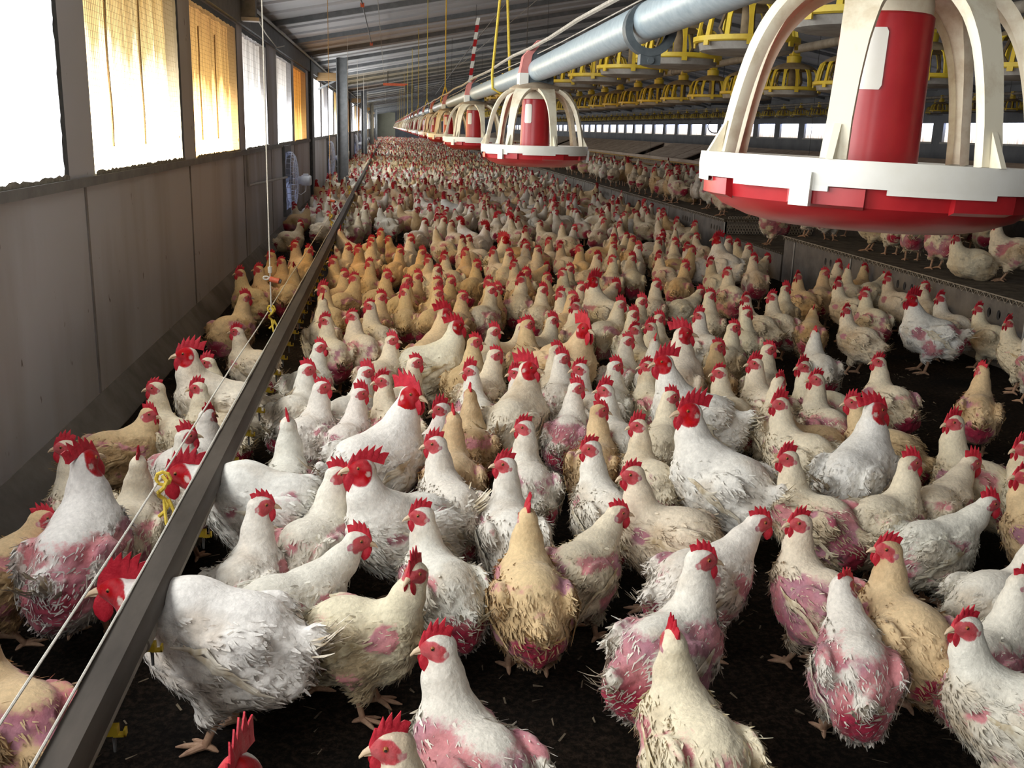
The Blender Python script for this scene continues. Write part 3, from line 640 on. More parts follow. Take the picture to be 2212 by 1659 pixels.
# ------------------------------------------------------------------ slatted platform, nest boxes and second drinker on the right
SX0, SX1, SZ = 3.86, 5.55, .45
def make_platform(y0, y1, lab, detail):
    t = thing('slat_platform', lab, 'platform', (SX0, y0, 0), 'slatted platforms along the nest boxes'); ln = y1 - y0
    # front panel with oval holes
    mb = MB(); zc, rz, ry = .325, .032, .021
    def plate(ya, yb): mb.box(0, .018, ya, yb, 0, SZ - .03)
    yy = 0.0; seg = 1.2
    while yy < ln - .05:
        ye = min(yy + seg, ln)
        holes_ = [yy + .18 + q * .105 for q in range(4)] if detail and ye - yy > .7 else []
        last = yy
        for h in holes_:
            plate(last, h - .04) if h - .04 - last > .001 else None
            w = .04; rng_ = 16
            for sx in (0, .018):
                v = []
                for q in range(rng_):
                    a = 2 * PI * q / rng_; cx, cz = math.cos(a), math.sin(a); s = 1 / max(abs(cx), abs(cz))
                    v += [(sx, h + ry * cx, zc + rz * cz), (sx, h + w * cx * s, zc + .05 * cz * s)]
                mb.add(v, [(q * 2, q * 2 + 1, ((q + 1) % rng_) * 2 + 1, ((q + 1) % rng_) * 2) for q in range(rng_)])
            v = [(sx, h + ry * math.cos(2 * PI * q / rng_), zc + rz * math.sin(2 * PI * q / rng_)) for q in range(rng_) for sx in (0, .018)]
            mb.add(v, [(q * 2, q * 2 + 1, ((q + 1) % rng_) * 2 + 1, ((q + 1) % rng_) * 2) for q in range(rng_)])
            mb.box(0, .018, h - .04, h + .04, 0, zc - .05); mb.box(0, .018, h - .04, h + .04, zc + .05, SZ - .03)
            last = h + .04
        plate(last, ye - .012); yy = ye
    mb.box(0, SX1 - SX0, 0, .018, 0, SZ - .03)
    mb.build('front_panel', 'panel', t)
    mb = MB(); q = 0.0
    while q < ln:
        mb.tube([(-.006, q, 0), (-.006, q, SZ - .03)], .006, 5); q += 1.2
    mb.build('panel_rib', 'whitepaint', t)
    mb = MB(); p = .03 if detail else .08; q = 0.01
    while q < ln - .02: mb.box(-.015, SX1 - SX0, q, q + p * .62, SZ - .028, SZ); q += p
    q = 0.1
    while q < SX1 - SX0: mb.box(q, q + .02, 0, ln, SZ - .034, SZ - .012); q += .16
    mb.build('slat_deck', 'slat', t)
    mb = MB()
    pts = []; k = 0; q = 0.0; stp = .035 if detail else .12
    while q < ln: pts.append((-.02, q, SZ - .004 if k % 2 else SZ - .035)); q += stp; k += 1
    mb.tube(pts, .0028, 4, cap=False); mb.tube([(-.02, 0, SZ), (-.02, ln, SZ)], .004, 5); mb.build('edge_wire', 'rope_dirty', t)
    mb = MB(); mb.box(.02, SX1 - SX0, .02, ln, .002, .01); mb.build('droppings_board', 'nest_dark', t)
    return t
secs = [(1.4, 5.55), (5.55, 9.42), (11.2, 14.9), (14.9, 18.6), (18.6, 26), (26, 60)]
for i, (a, b_) in enumerate(secs):
    make_platform(a, b_, ['nearest slatted platform section, cut by the right edge', 'slatted platform section with oval holes below the nearest red feeder', 'slatted platform section just beyond the gap', 'second slatted platform section beyond the gap', 'third slatted platform section beyond the gap', 'farthest slatted platform stretch beside the nest boxes'][i], i < 4)
# lower step in the gap and the perforated panel
t = thing('slat_ramp', 'low dark slatted step in the gap between platform sections', 'ramp', (SX0, 9.45, 0))
mb = MB(); q = 0
while q < 1.72: mb.box(.0, 1.6, q, q + .028, .262, .28); q += .045
mb.build('step_deck', 'slat', t)
mb = MB(); mb.box(0, .02, 0, 1.74, 0, .26); mb.build('step_front', 'panel', t)
mb = MB(); nxp, nzp = 30, 6
for i in range(nxp):
    for j in range(nzp):
        cx = .02 + (i + (.5 if j % 2 else 0)) * .034; cz = .02 + j * .034; v = []
        for q in range(6):
            a = PI / 6 + q * PI / 3; v += [(cx + .013 * math.cos(a), 0, cz + .013 * math.sin(a)), (cx + .0198 * math.cos(a), 0, cz + .0198 * math.sin(a))]
        mb.add(v, [(q * 2, q * 2 + 1, ((q + 1) % 6) * 2 + 1, ((q + 1) % 6) * 2) for q in range(6)])
o = mb.build('perforated_panel', surf('pale_perforated_plastic', (.24, .22, .19), (.36, .33, .29), rough=.8, scale=9)); o.location = (SX0 + .02, 11.17, .285); o.rotation_euler = (-.25, 0, 0)
mbs = o.modifiers.new('t', 'SOLIDIFY'); mbs.thickness = .012
tag(o, 'pale honeycomb plastic panel standing at the gap between platform sections', 'panel')
# nest boxes
def make_nest(open_):
    t = thing('nest_box', 'brown nest box with sloping board lid', 'nest box'); ln = 2.36
    mb = MB(); mb.box(0, .02, 0, ln, .45, .52); mb.box(1.0, 1.02, 0, ln, 0, 1.18); mb.box(0, 1.0, 0, .02, 0.0, .74); mb.box(0, 1.0, ln - .02, ln, 0.0, .74); mb.box(0, 1.0, 0, ln, .42, .45); mb.build('nest_body', 'board', t)
    mb = MB(); mb.box(.05, .055, .03, ln - .03, .46, .74); mb.build('nest_curtain', 'nest_dark', t)
    d = Vector((1.06, 0, .42)); L_ = d.length; d.normalize(); nn = Vector((-d.z, 0, d.x)); base = Vector((-.06, 0, .76))
    for k in range(3):
        ya = .01 + k * ln / 3; yb = (k + 1) * ln / 3 - .012
        if open_ == k: continue
        mb = MB(); c = base + d * L_ / 2 + Vector((0, (ya + yb) / 2, 0)); mb.obox(c, d * L_ / 2, Vector((0, (yb - ya) / 2, 0)), nn * .011)
        mb.build('lid', 'board', t)
    mb = MB(); mb.box(-.07, -.04, 0, ln, .73, .77); mb.build('perch_rail', 'timber', t)
    return t
protos = [make_nest(None), make_nest(1), make_nest(0)]
for p in protos: CH[p.name] = list(p.children)
used = set()
for i in range(24):
    yy = 6.5 + i * 2.4; k = 1 if i in (5,) else 2 if i in (7, 12) else 0
    lab = ['brown nest box with closed sloping lids behind the slatted platform', 'brown nest box with its middle lid open, beyond the second red feeder', 'brown nest box with one lid open, farther along the row'][k]
    pr = protos[k]
    if k not in used: pr.location = (5.62, yy, 0); pr['label'] = lab; pr['group'] = 'nest boxes along the platform'; used.add(k)
    else: dup(pr, (5.62, yy, 0), lab)
t = thing('platform_drinker', 'brown drinker rail with pale nipples on the slatted platform before the nests', 'drinker line', (5.34, 0, 0))
mb = MB(); mb.box(-.02, .02, 12, 46, .895, .95); mb.build('rail', 'board', t)
mb = MB(); mb.tube([(-.0, 12, .878), (-.0, 46, .878)], .012, 8); mb.build('water_pipe', 'rope_tan', t)
for i in range(5):
    mb = MB(); mb.tube([(0, 12.5 + i * 8, .945), (0, 12.5 + i * 8, roof_z(5.34) - .02)], .003, 5); mb.build('hanger', 'wire', t)
for i in range(90):
    if i == 0: mb = MB(); mb.tube([(0, 0, 0), (0, 0, -.035)], .005, 5); nm = mb.mesh('nipple', 'rope_tan')
    o = put('nipple', nm, t); o.location = (-.004, 12.2 + i * .19, .866)

# ------------------------------------------------------------------ straw and feather litter
mb = MB(); rl = random.Random(8)
for i in range(2600):
    y = 1.0 + 7 * rl.random() ** 1.4; x = rl.uniform(-1.2, 3.7); a = rl.uniform(0, PI); l_ = rl.uniform(.004, .018); w = rl.uniform(.001, .003); z = rl.uniform(.006, .012)
    ca, sa = math.cos(a), math.sin(a)
    mb.add([(x - ca * l_ - sa * w, y - sa * l_ + ca * w, z), (x - ca * l_ + sa * w, y - sa * l_ - ca * w, z), (x + ca * l_ + sa * w, y + sa * l_ - ca * w, z + rl.uniform(0, .008)), (x + ca * l_ - sa * w, y + sa * l_ + ca * w, z + .002)], [(0, 1, 2, 3)])
tag(mb.build('loose_litter', 'litter'), 'straw and feather bits strewn over the dark floor', 'litter', kind='stuff')

# ------------------------------------------------------------------ birds: one smooth body per pose from blended volumes
class Noise:
    def __init__(s, seed): s.g = np.random.default_rng(seed).random((32, 32, 32))
    def __call__(s, p, f):
        q = p * f; i = np.floor(q).astype(int); t = q - i; t = t * t * (3 - 2 * t); i &= 31; j = (i + 1) & 31; g = s.g
        x0, y0, z0 = i.T; x1, y1, z1 = j.T; tx, ty, tz = t.T
        a = g[x0, y0, z0] * (1 - tx) + g[x1, y0, z0] * tx; b = g[x0, y1, z0] * (1 - tx) + g[x1, y1, z0] * tx
        c = g[x0, y0, z1] * (1 - tx) + g[x1, y0, z1] * tx; d = g[x0, y1, z1] * (1 - tx) + g[x1, y1, z1] * tx
        return (a * (1 - ty) + b * ty) * (1 - tz) + (c * (1 - ty) + d * ty) * tz
    def fbm(s, p, f): return .55 * s(p, f) + .3 * s(p + 7.3, f * 2.1) + .15 * s(p + 3.1, f * 4.3)
def ell(P, c, r, R=None):
    q = P - np.array(c)
    if R is not None: q = q @ R
    r = np.array(r); k0 = np.sqrt(((q / r) ** 2).sum(-1)); k1 = np.sqrt(((q / r ** 2) ** 2).sum(-1)) + 1e-9
    return k0 * (k0 - 1) / k1
def cap(P, a, b, ra, rb):
    a = np.array(a); ab = np.array(b) - a; t = np.clip(((P - a) @ ab) / (ab @ ab), 0, 1)
    return np.sqrt(((P - a - t[:, None] * ab) ** 2).sum(-1)) - (ra + (rb - ra) * t)
def smin(a, b, k):
    h = np.clip(.5 + .5 * (b - a) / k, 0, 1); return b * (1 - h) + a * h - k * h * (1 - h)
def rotY(a): c, s = math.cos(a), math.sin(a); return np.array([[c, 0, -s], [0, 1, 0], [s, 0, c]]).T   # columns: local axes, nose up by a

def surface_nets(D, lo, h):
    nx, ny, nz = D.shape; S = D < 0
    cs = S[:-1, :-1, :-1].astype(np.int8)
    corners = [(i, j, k) for i in (0, 1) for j in (0, 1) for k in (0, 1)]
    sl = lambda c, A: A[c[0]:nx - 1 + c[0], c[1]:ny - 1 + c[1], c[2]:nz - 1 + c[2]]
    cnt = sum(sl(c, S).astype(np.int8) for c in corners); act = (cnt > 0) & (cnt < 8)
    idx = -np.ones(act.shape, int); A = np.argwhere(act); idx[act] = np.arange(len(A))
    acc = np.zeros((len(A), 3)); num = np.zeros(len(A)); vals = {c: sl(c, D)[act] for c in corners}
    for c in corners:
        for ax in range(3):
            if c[ax]: continue
            e = list(c); e[ax] = 1; e = tuple(e); va, vb = vals[c], vals[e]; m = (va < 0) != (vb < 0)
            t = np.where(m, va / np.where(m, va - vb, 1), 0); p = np.tile(np.array(c, float), (len(A), 1)); p[:, ax] += t
            acc += p * m[:, None]; num += m
    V = (A + acc / num[:, None]) * h + lo
    F = []
    for ax in range(3):
        a1, a2 = (ax + 1) % 3, (ax + 2) % 3
        s0 = [slice(None)] * 3; s1 = [slice(None)] * 3; s0[ax] = slice(0, -1); s1[ax] = slice(1, None)
        E0, E1 = S[tuple(s0)], S[tuple(s1)]; X = np.argwhere(E0 != E1)
        ok = (X[:, a1] > 0) & (X[:, a2] > 0) & (X[:, a1] < D.shape[a1] - 1) & (X[:, a2] < D.shape[a2] - 1); X = X[ok]
        d1 = np.zeros(3, int); d1[a1] = 1; d2 = np.zeros(3, int); d2[a2] = 1
        q = np.stack([idx[tuple((X - d1 - d2).T)], idx[tuple((X - d2).T)], idx[tuple(X.T)], idx[tuple((X - d1).T)]], 1)
        flip = ~E0[tuple(X.T)]; q[flip] = q[flip][:, ::-1]; F.append(q)
    return V, np.concatenate(F)

def head_frame(P):
    """matrix of the head in bird space for a pose"""
    fx, fz, side = P['neck']; M_ = Matrix.Translation((fx, side, fz)) @ Matrix.Rotation(math.radians(P['yaw']), 4, 'Z') @ Matrix.Rotation(math.radians(P.get('nod', 0)), 4, 'Y')
    return M_
def bird_geometry(P, vox, seed):
    """P: cock, neck (x, z, side), yaw, sit, bare 0..3, dirt 0..1 -> verts, quads, normals, plumage rgba, skin rgba"""
    ck = P['cock']; pit = .42 if not P.get('sit') else .18
    nz = Noise(seed)
    H = np.array(head_frame(P)); Rh = H[:3, :3]; hc = H[:3, 3]
    fx, fz, side = P['neck']; fat = P.get('fat', 1.0)
    lo = np.array([-.30, -.19, .02]); hi = np.array([max(.22, fx + .07), .19, fz + .06]); n = np.ceil((hi - lo) / vox).astype(int) + 1
    g = np.stack(np.meshgrid(*[lo[i] + np.arange(n[i]) * vox for i in range(3)], indexing='ij'), -1).reshape(-1, 3)
    R = rotY(pit)
    d = ell(g, (-.015, 0, .205), (.138 * fat, .092 * fat, .102 * fat), R)
    d = smin(d, ell(g, (.066, 0, .222), (.076, .078, .082)), .035)
    d = smin(d, ell(g, (-.098, 0, .162), (.076, .074, .072)), .045)
    if ck: d = smin(d, ell(g, (.055, 0, .245), (.085, .085, .09)), .04)
    tz = .05 if ck else .02
    d = smin(d, cap(g, (-.135, 0, .18), (-.190, 0, .205 + tz), .040, .014), .045)
    yr = math.radians(P['yaw']); back = np.array([math.cos(yr), math.sin(yr), 0])
    nb = np.array([.075, 0, .255]); nk = hc - back * .012 + np.array([0, 0, -.012]); mid = nb * .45 + nk * .55 + np.array([.012 - (.012 if P.get('arch') else 0), 0, .0])
    rb = .066 if ck else .058
    d = smin(d, cap(g, nb, mid, rb, .045 if ck else .0385), .035)
    d = smin(d, cap(g, mid, nk, .045 if ck else .0385, .0275), .022)
    hl = (g - hc) @ Rh
    d = smin(d, ell(hl, (-.002, 0, .0), (.031, .0225, .0245)), .012)
    d = smin(d, ell(hl, (.018, 0, -.004), (.017, .013, .014)), .010)
    if not P.get('sit'):
        for s in (-1, 1):
            d = smin(d, cap(g, (-.025, s * .050, .155), (.010, s * .048, .088), .052, .024), .028)
    for s in (-1, 1):
        d = smin(d, ell(g, (-.030, s * .080 * fat, .218), (.102, .024, .054), rotY(pit + .12)), .014)
    D = d.reshape(n)
    V, F = surface_nets(D, lo, vox)
    G = np.stack(np.gradient(D, vox), -1); ii = np.clip(((V - lo) / vox).round().astype(int), 0, n - 1); Nn = G[tuple(ii.T)]; Nn /= np.linalg.norm(Nn, axis=1, keepdims=True) + 1e-9
    # feather clumps: strong on the trunk, none on head and neck
    hv = (V - hc) @ Rh
    wn = np.clip((np.linalg.norm(V - hc, axis=1) - .05) / .16, 0, 1); trunk = np.clip((.305 - V[:, 2]) / .05, 0, 1) * np.clip((np.linalg.norm(V - hc, axis=1) - .08) / .06, 0, 1)
    st = V * np.array([.75, 1, 1.0])
    amp = .004 + .022 * trunk
    if P.get('sit'): pass
    V = V + Nn * ((nz.fbm(st, 26) - .5) * amp + (nz(st + 1.7, 95) - .5) * .0045 * (.25 + trunk))[:, None]
    # --- plumage
    nrm = V.shape[0]
    dirt = np.clip((nz.fbm(V + 5, 9) - .5) * 2.6 + P['dirt'] * (.25 + .75 * trunk) - .25 + .25 * (V[:, 2] < .19), 0, 1)[:, None]
    fine = nz(V, 60)[:, None]
    base = np.array([.84, .80, .71]); tan = np.array([.50, .355, .20]); dk = np.array([.26, .18, .11])
    if ck: base = np.array([.88, .86, .80])
    col = base * (1 - dirt * .75) + (tan * (.55 + .45 * fine) + dk * .25 * (1 - fine)) * dirt * .75
    plum = np.concatenate([col, np.ones((nrm, 1))], 1)
    # --- bare skin on back, shoulders, rump and flanks
    x, y, z = V.T
    bk = np.exp(-((x + .07) / .075) ** 2) * np.clip((Nn[:, 2] - .05) / .6, 0, 1)
    sh = sum(np.exp(-(((x - .055) / .035) ** 2 + ((y - s * .085) / .03) ** 2 + ((z - .245) / .032) ** 2)) for s in (-1, 1))
    rp_ = np.clip((-x - .12) / .05, 0, 1) * np.clip((.225 - z) / .05, 0, 1)
    fl = np.exp(-(((x + .03) / .09) ** 2 + ((z - .15) / .045) ** 2)) * (np.abs(y) > .06)
    br = np.exp(-(((x - .12) / .05) ** 2 + ((z - .20) / .05) ** 2)) * .35
    w = np.clip(bk * 1.0 + sh * 1.2 + rp_ * 1.1 + fl * .65 + br, 0, 1.2) * np.clip(.345 - z, 0, .1) * 10
    lev = [-9, .30, .52, .76][P['bare']]
    bare = np.clip((nz.fbm(V + 11, 15) * 1.5 - .75 + w * .85 + lev - .95) * 2.4 + .5, 0, 1) * np.clip((.315 - z) / .04, 0, 1)
    if P['bare'] == 0: bare[:] = 0
    pink = np.array([.60, .25, .26]); deep = np.array([.36, .022, .055]); mauve = np.array([.46, .22, .27])
    k1 = np.clip((nz.fbm(V + 21, 11) - .42) * 4, 0, 1)[:, None]; k2 = np.clip(rp_ * 1.1 + (nz.fbm(V + 31, 9) - .5) * 1.6 * (P['bare'] - .5) / 2, 0, 1)[:, None]
    sk = (pink * (1 - k1) + mauve * k1) * (1 - k2) + deep * k2
    skin = np.concatenate([sk, bare[:, None]], 1)
    # --- face, ear lobe
    fm = np.clip((.029 - np.sqrt(((hv[:, 0] - .013) / 1.0) ** 2 + ((hv[:, 2] + .002 - .10 * (hv[:, 0] - .013)) / .74) ** 2) + .010 * (nz(V + 40, 70) - .5)) / .005, 0, 1) * (hv[:, 0] > -.022) * (np.linalg.norm(hv, axis=1) < .05) * np.clip((.0205 - hv[:, 2]) / .004, 0, 1)
    if ck: fm = np.clip((.038 - np.sqrt((hv[:, 0] - .010) ** 2 + (hv[:, 2] + .004) ** 2)) / .006, 0, 1) * (np.linalg.norm(hv, axis=1) < .055)
    lobe = np.clip((.0075 - np.sqrt((hv[:, 0] + .014) ** 2 + (hv[:, 2] + .008) ** 2)) / .002, 0, 1) * (np.abs(hv[:, 1]) > .012)
    face = np.array([.53, .085, .095]) if not ck else np.array([.46, .012, .022]); pale = np.array([.66, .50, .45])
    vr = (nz(V, 90)[:, None] - .5) * .10
    fc = (face + vr * np.array([1, .9, .9])).clip(0, 1) * (1 - lobe[:, None]) + pale * lobe[:, None]
    skin[:, :3] = skin[:, :3] * (1 - fm[:, None]) + fc * fm[:, None]; skin[:, 3] = np.maximum(bare, np.maximum(fm, lobe))
    return V, F, Nn, plum, skin, trunk, hv

def feather_cards(V, Nn, plum, skin, trunk, rng, count, big=1.0, ragged=1.0):
    p = trunk * (V[:, 2] > .06) * (1.0 - .82 * np.clip(skin[:, 3], 0, 1)); p = p + 1e-9; i = rng.choice(len(V), count, p=p / p.sum())
    b = V[i]; n = Nn[i]
    t = np.array([-1., 0, -.32]) + rng.normal(0, .28, (count, 3)); t -= n * (t * n).sum(1, keepdims=True); t /= np.linalg.norm(t, axis=1, keepdims=True) + 1e-9
    s = np.cross(n, t); rag = .45 + .55 * ragged; lift = rng.uniform(.06, .50, (count, 1)) * rag; ln = rng.uniform(.012, .034, (count, 1)) * big; wd = rng.uniform(.0013, .0044, (count, 1)) * big; wd = np.where(skin[i, 3:4] > .4, wd * .55, wd)
    d1 = t * np.cos(lift) + n * np.sin(lift); b = b - n * .003
    m_ = b + d1 * ln * .55; e = b + d1 * ln + n * (ln * rng.uniform(-.3, .12, (count, 1)))
    vs = np.stack([b - s * wd * .5, b + s * wd * .5, m_ - s * wd, m_ + s * wd, e - s * wd * .3, e + s * wd * .3], 1).reshape(-1, 3)
    o = np.arange(count)[:, None] * 6; q = np.concatenate([o + np.array([0, 2, 3, 1]), o + np.array([2, 4, 5, 3])], 0)
    jit = rng.uniform(.90, 1.08, (count, 1)); pc = plum[i].copy(); pc[:, :3] = np.clip(pc[:, :3] * jit, 0, .95); pc = np.repeat(pc, 6, 0); sc = np.zeros((count * 6, 4)); sc[:, :3] = np.repeat(skin[i, :3], 6, 0)
    cn = np.repeat(n * .8 + np.cross(t, s) * 0 - t * 0, 6, 0); cn += np.repeat(rng.normal(0, .16, (count, 3)), 6, 0); cn /= np.linalg.norm(cn, axis=1, keepdims=True)
    return vs, q, pc, sc, cn
def vert_normals(V, F):
    a = np.cross(V[F[:, 2]] - V[F[:, 0]], V[F[:, 3]] - V[F[:, 1]]); n = np.zeros_like(V)
    for k in range(4): np.add.at(n, F[:, k], a)
    return n / (np.linalg.norm(n, axis=1, keepdims=True) + 1e-12)
def np_mesh(name, V, F, plum, skin, mat, smooth=True, normals=None):
    me = bpy.data.meshes.new(name); V = np.asarray(V, np.float32); F = np.asarray(F, np.int32)
    me.vertices.add(len(V)); me.vertices.foreach_set('co', V.ravel()); me.loops.add(F.size); me.loops.foreach_set('vertex_index', F.ravel())
    me.polygons.add(len(F)); me.polygons.foreach_set('loop_start', np.arange(0, F.size, 4, dtype=np.int32))
    try: me.polygons.foreach_set('loop_total', np.full(len(F), 4, np.int32))
    except Exception: pass
    me.polygons.foreach_set('use_smooth', np.ones(len(F), bool))
    me.update(calc_edges=True)
    for nme, A in (('plumage', plum), ('skin', skin)):
        at = me.color_attributes.new(nme, 'FLOAT_COLOR', 'POINT'); at.data.foreach_set('color', np.asarray(A, np.float32).ravel())
    if normals is not None: me.normals_split_custom_set_from_vertices(normals.tolist())
    me.materials.append(mat); return me

# shared head and leg pieces, in the head's own frame
def comb_mesh(seed, ck):
    r = random.Random(seed); mb = MB(); n = 5 if not ck else 6; k = 1.0 if not ck else 1.55
    nseg = n * 4; tops = []; bots = []; L_ = .058 * k; x0 = .034
    h0 = r.uniform(.013, .019) * k; hs = r.uniform(.012, .018) * k; lean = r.uniform(-.35, .35) if not ck else r.uniform(-.2, .2)
    for i in range(nseg + 1):
        u = i / nseg; ph = (u * n) % 1.0; tooth = (1 - abs(2 * ph - 1)) ** 1.2 if i < nseg else 0
        x = x0 - u * L_; zb = (.008 + .016 * min(1, u * 3.2)) - (max(0, u - .72) * .03)
        env = math.sin(PI * (.10 + .80 * u)) ** .55
        zt = zb + (h0 + hs * tooth * r.uniform(.75, 1.1)) * env - (0 if u < .9 else .006)
        bots.append((x, 0, zb - .006)); tops.append((x - .012 * k * tooth * u - .004, 0, zt))
    v = []; f = []
    mids = [tuple((np.array(a) * .45 + np.array(b) * .55)) for a, b in zip(bots, tops)]
    for a, m_, b in zip(bots, mids, tops):
        q = lambda p, w, s: (p[0], s * w + lean * max(0, p[2] - .03) * .9, p[2])
        w = r.uniform(-.001, .001)
        v += [q(a, .0052, 1), q(m_, .0036 + w, 1), q(b, .0012, 1), q(b, .0012, -1), q(m_, .0036 - w, -1), q(a, .0052, -1)]
    for i in range(nseg):
        for j in range(5): f.append((i * 6 + j, i * 6 + j + 1, (i + 1) * 6 + j + 1, (i + 1) * 6 + j))
    f += [(5, 4, 3, 2, 1, 0), tuple(nseg * 6 + j for j in range(6))]
    mb.add(v, f, 0, True); return mb.mesh('comb', 'comb')
def wattle_mesh(ck, both=False):
    mb = MB(); k = 1.45 if ck else 1.0
    for s in ((-1, 1) if both else (1,)):
        prof = [(.027, -.008, .003), (.0255, -.016, .0085), (.024, -.026, .0120), (.0225, -.036, .0112), (.0215, -.044, .0068), (.021, -.048, .0012)]
        v = []; n = 10
        for x, z, w in prof:
            for q in range(n):
                a = 2 * PI * q / n; v.append((x + math.cos(a) * w * 1.05 * k, s * (.0075 + .12 * (-.012 - z)) + math.sin(a) * w * .34, -.012 + (z + .012) * k))
        f = [(i * n + q, i * n + (q + 1) % n, (i + 1) * n + (q + 1) % n, (i + 1) * n + q) for i in range(5) for q in range(n)] + [tuple(range(n - 1, -1, -1)), tuple(range(5 * n, 6 * n))]
        mb.add(v, f, 0, True)
    return mb.mesh('wattle', 'comb')
def beak_mesh():
    mb = MB()
    for up in (1, 0):
        secs_ = [(.024, .0095, .0075, .001), (.034, .0075, .0062, .0), (.044, .0048, .0045, -.004), (.051, .0018, .0022, -.0105)] if up else [(.024, .0085, .0045, -.006), (.034, .006, .0035, -.0065), (.043, .0025, .002, -.008)]
        v = []; n = 10
        for x, w, h, z in secs_:
            for q in range(n):
                a = 2 * PI * q / n; v.append((x, w * math.cos(a), z - .004 + h * math.sin(a) * (1 if up else .8)))
        m_ = len(secs_)
        mb.add(v, [(i * n + q, i * n + (q + 1) % n, (i + 1) * n + (q + 1) % n, (i + 1) * n + q) for i in range(m_ - 1) for q in range(n)] + [tuple(range(n - 1, -1, -1)), tuple(range((m_ - 1) * n, m_ * n))], 0, True)
    return mb.mesh('beak', 'beak')
def eye_mesh():
    mb = MB(); prof = [(.0, .0052), (.0022, .0050), (.0026, .0047), (.0046, .0025), (.0052, 0), (.0046, -.0025), (0, -.0052)]
    v = MB(); v.lathe(prof, 14); mb.v = [(x, z, y) for x, y, z in v.v]; mb.f = [tuple(reversed(q)) for q in v.f]; mb.sm = v.sm
    mb.mi = [0 if i < 28 else 1 for i in range(len(mb.f))]; return mb.mesh('eye', ['eye', 'iris'])
def leg_mesh(step):
    mb = MB(); top = Vector((.010, 0, .100)); hock = Vector((-.006, 0, .085)); foot = Vector((.020 + step, 0, .014))
    mb.tube([top, hock * .6 + foot * .4 + Vector((-.008, 0, .012)), foot * .85 + hock * .15, foot], [.0125, .0085, .0078, .0095], 10)
    for a, l_ in ((0, .062), (.62, .050), (-.62, .050), (PI, .026)):
        dv = Vector((math.cos(a), math.sin(a), 0)); mb.tube([foot, foot + dv * l_ * .35 + Vector((0, 0, -.003)), foot + dv * l_ * .7 + Vector((0, 0, -.007)), foot + dv * l_ + Vector((0, 0, -.0115))], [.0085, .0065, .0055, .0018], 8)
    return mb.mesh('leg', 'shank')
COMBS = [comb_mesh(i, False) for i in range(6)]; CCOMBS = [comb_mesh(i + 50, True) for i in range(4)]
WATTLE, CWATTLE, WPAIR, BEAK, EYE = wattle_mesh(False), wattle_mesh(True), wattle_mesh(False, True), beak_mesh(), eye_mesh()
LEGS = [leg_mesh(0), leg_mesh(.018), leg_mesh(-.02)]

def blades(V, Nn, starts, ends, wd, rng, name, mat, off=.004):
    """narrow vaned feathers laid on the body surface"""
    mb = MB()
    for a, b in zip(starts, ends):
        pts = []
        for u in np.linspace(0, 1, 6):
            p = np.array(a) * (1 - u) + np.array(b) * u; i = ((V - p) ** 2).sum(1).argmin(); pts.append((V[i] + Nn[i] * (off + .004 * u), Nn[i]))
        v = []
        P_ = [p for p, _ in pts]
        for q, (p, nn) in enumerate(pts):
            t = P_[min(q + 1, 5)] - P_[max(q - 1, 0)]; s = np.cross(nn, t); s /= np.linalg.norm(s) + 1e-9; w = wd * [.35, .8, 1, 1, .75, .25][q]
            v += [p - s * w, p + nn * .0014, p + s * w]
        mb.add(v, [(q * 3 + e, q * 3 + e + 1, q * 3 + e + 4, q * 3 + e + 3) for q in range(5) for e in (0, 1)], 0, True)
    return mb.mesh(name, mat)
def make_bird_set(P, seed, vox, cards):
    """all meshes of one bird"""
    rng = np.random.default_rng(seed + 77)
    V, F, Nn, plum, skin, trunk, hv = bird_geometry(P, vox, seed)
    S = {}
    if cards:
        vn = vert_normals(V, F); vn *= np.where((vn * Nn).sum(1, keepdims=True).mean() < 0, -1, 1)
        cv, cf, cp, cs, cn = feather_cards(V, vn * .6 + Nn * .4, plum, skin, trunk, rng, cards, 1.0 if cards > 1000 else 1.2, .25 if P['bare'] == 0 else 1.0)
        S['body'] = np_mesh('body', np.concatenate([V, cv]), np.concatenate([F, cf + len(V)]), np.concatenate([plum, cp]), np.concatenate([skin, cs]), MT['bird'], normals=np.concatenate([vn, cn]))
    else: S['body'] = np_mesh('body', V, F, plum, skin, MT['bird'])
    S['P'] = P; S['H'] = head_frame(P); S['seed'] = seed
    wings = []
    for s in (-1, 1):
        k = 9; st = [(.045 - .012 * i, s * .12, .255 - .005 * i) for i in range(k)]; en = [(-.06 - .012 * i + rng.normal(0, .006), s * .13, .235 - .011 * i + rng.normal(0, .004)) for i in range(k)]
        wings.append(blades(V, Nn, st, en, .0058, rng, 'wing_quills', 'bird_quill'))
    S['wings'] = wings
    mb = MB(); ck = P['cock']
    for i in range(16 if not ck else 18):
        a = rng.uniform(-.9, .9); l_ = rng.uniform(.035, .075) * (1.25 if ck else 1); b = np.array([-.185, .03 * math.sin(a), .195 + (.03 if ck else 0) + rng.uniform(-.02, .02)])
        d = np.array([-math.cos(a * .8), math.sin(a) * .75, rng.uniform(.15, .9)]); d /= np.linalg.norm(d); s = np.cross(d, [0, math.sin(a) * .5, 1]); s /= np.linalg.norm(s); w = rng.uniform(.003, .0065)
        e = b + d * l_; m_ = b + d * l_ * .6
        nn = np.cross(d, s)
        mb.add([b - s * w * .4, b + s * w * .4, m_ - s * w, m_ + s * w, e - s * w * .5 - nn * .004, e + s * w * .2 - nn * .004, m_ + nn * .0015, b + nn * .001], [(0, 7, 6, 2), (7, 1, 3, 6), (2, 6, 4, 4)[:3], (6, 5, 4), (6, 3, 5)], 0, True)
    S['tail'] = mb.mesh('tail_feathers', 'bird_quill')
    return S
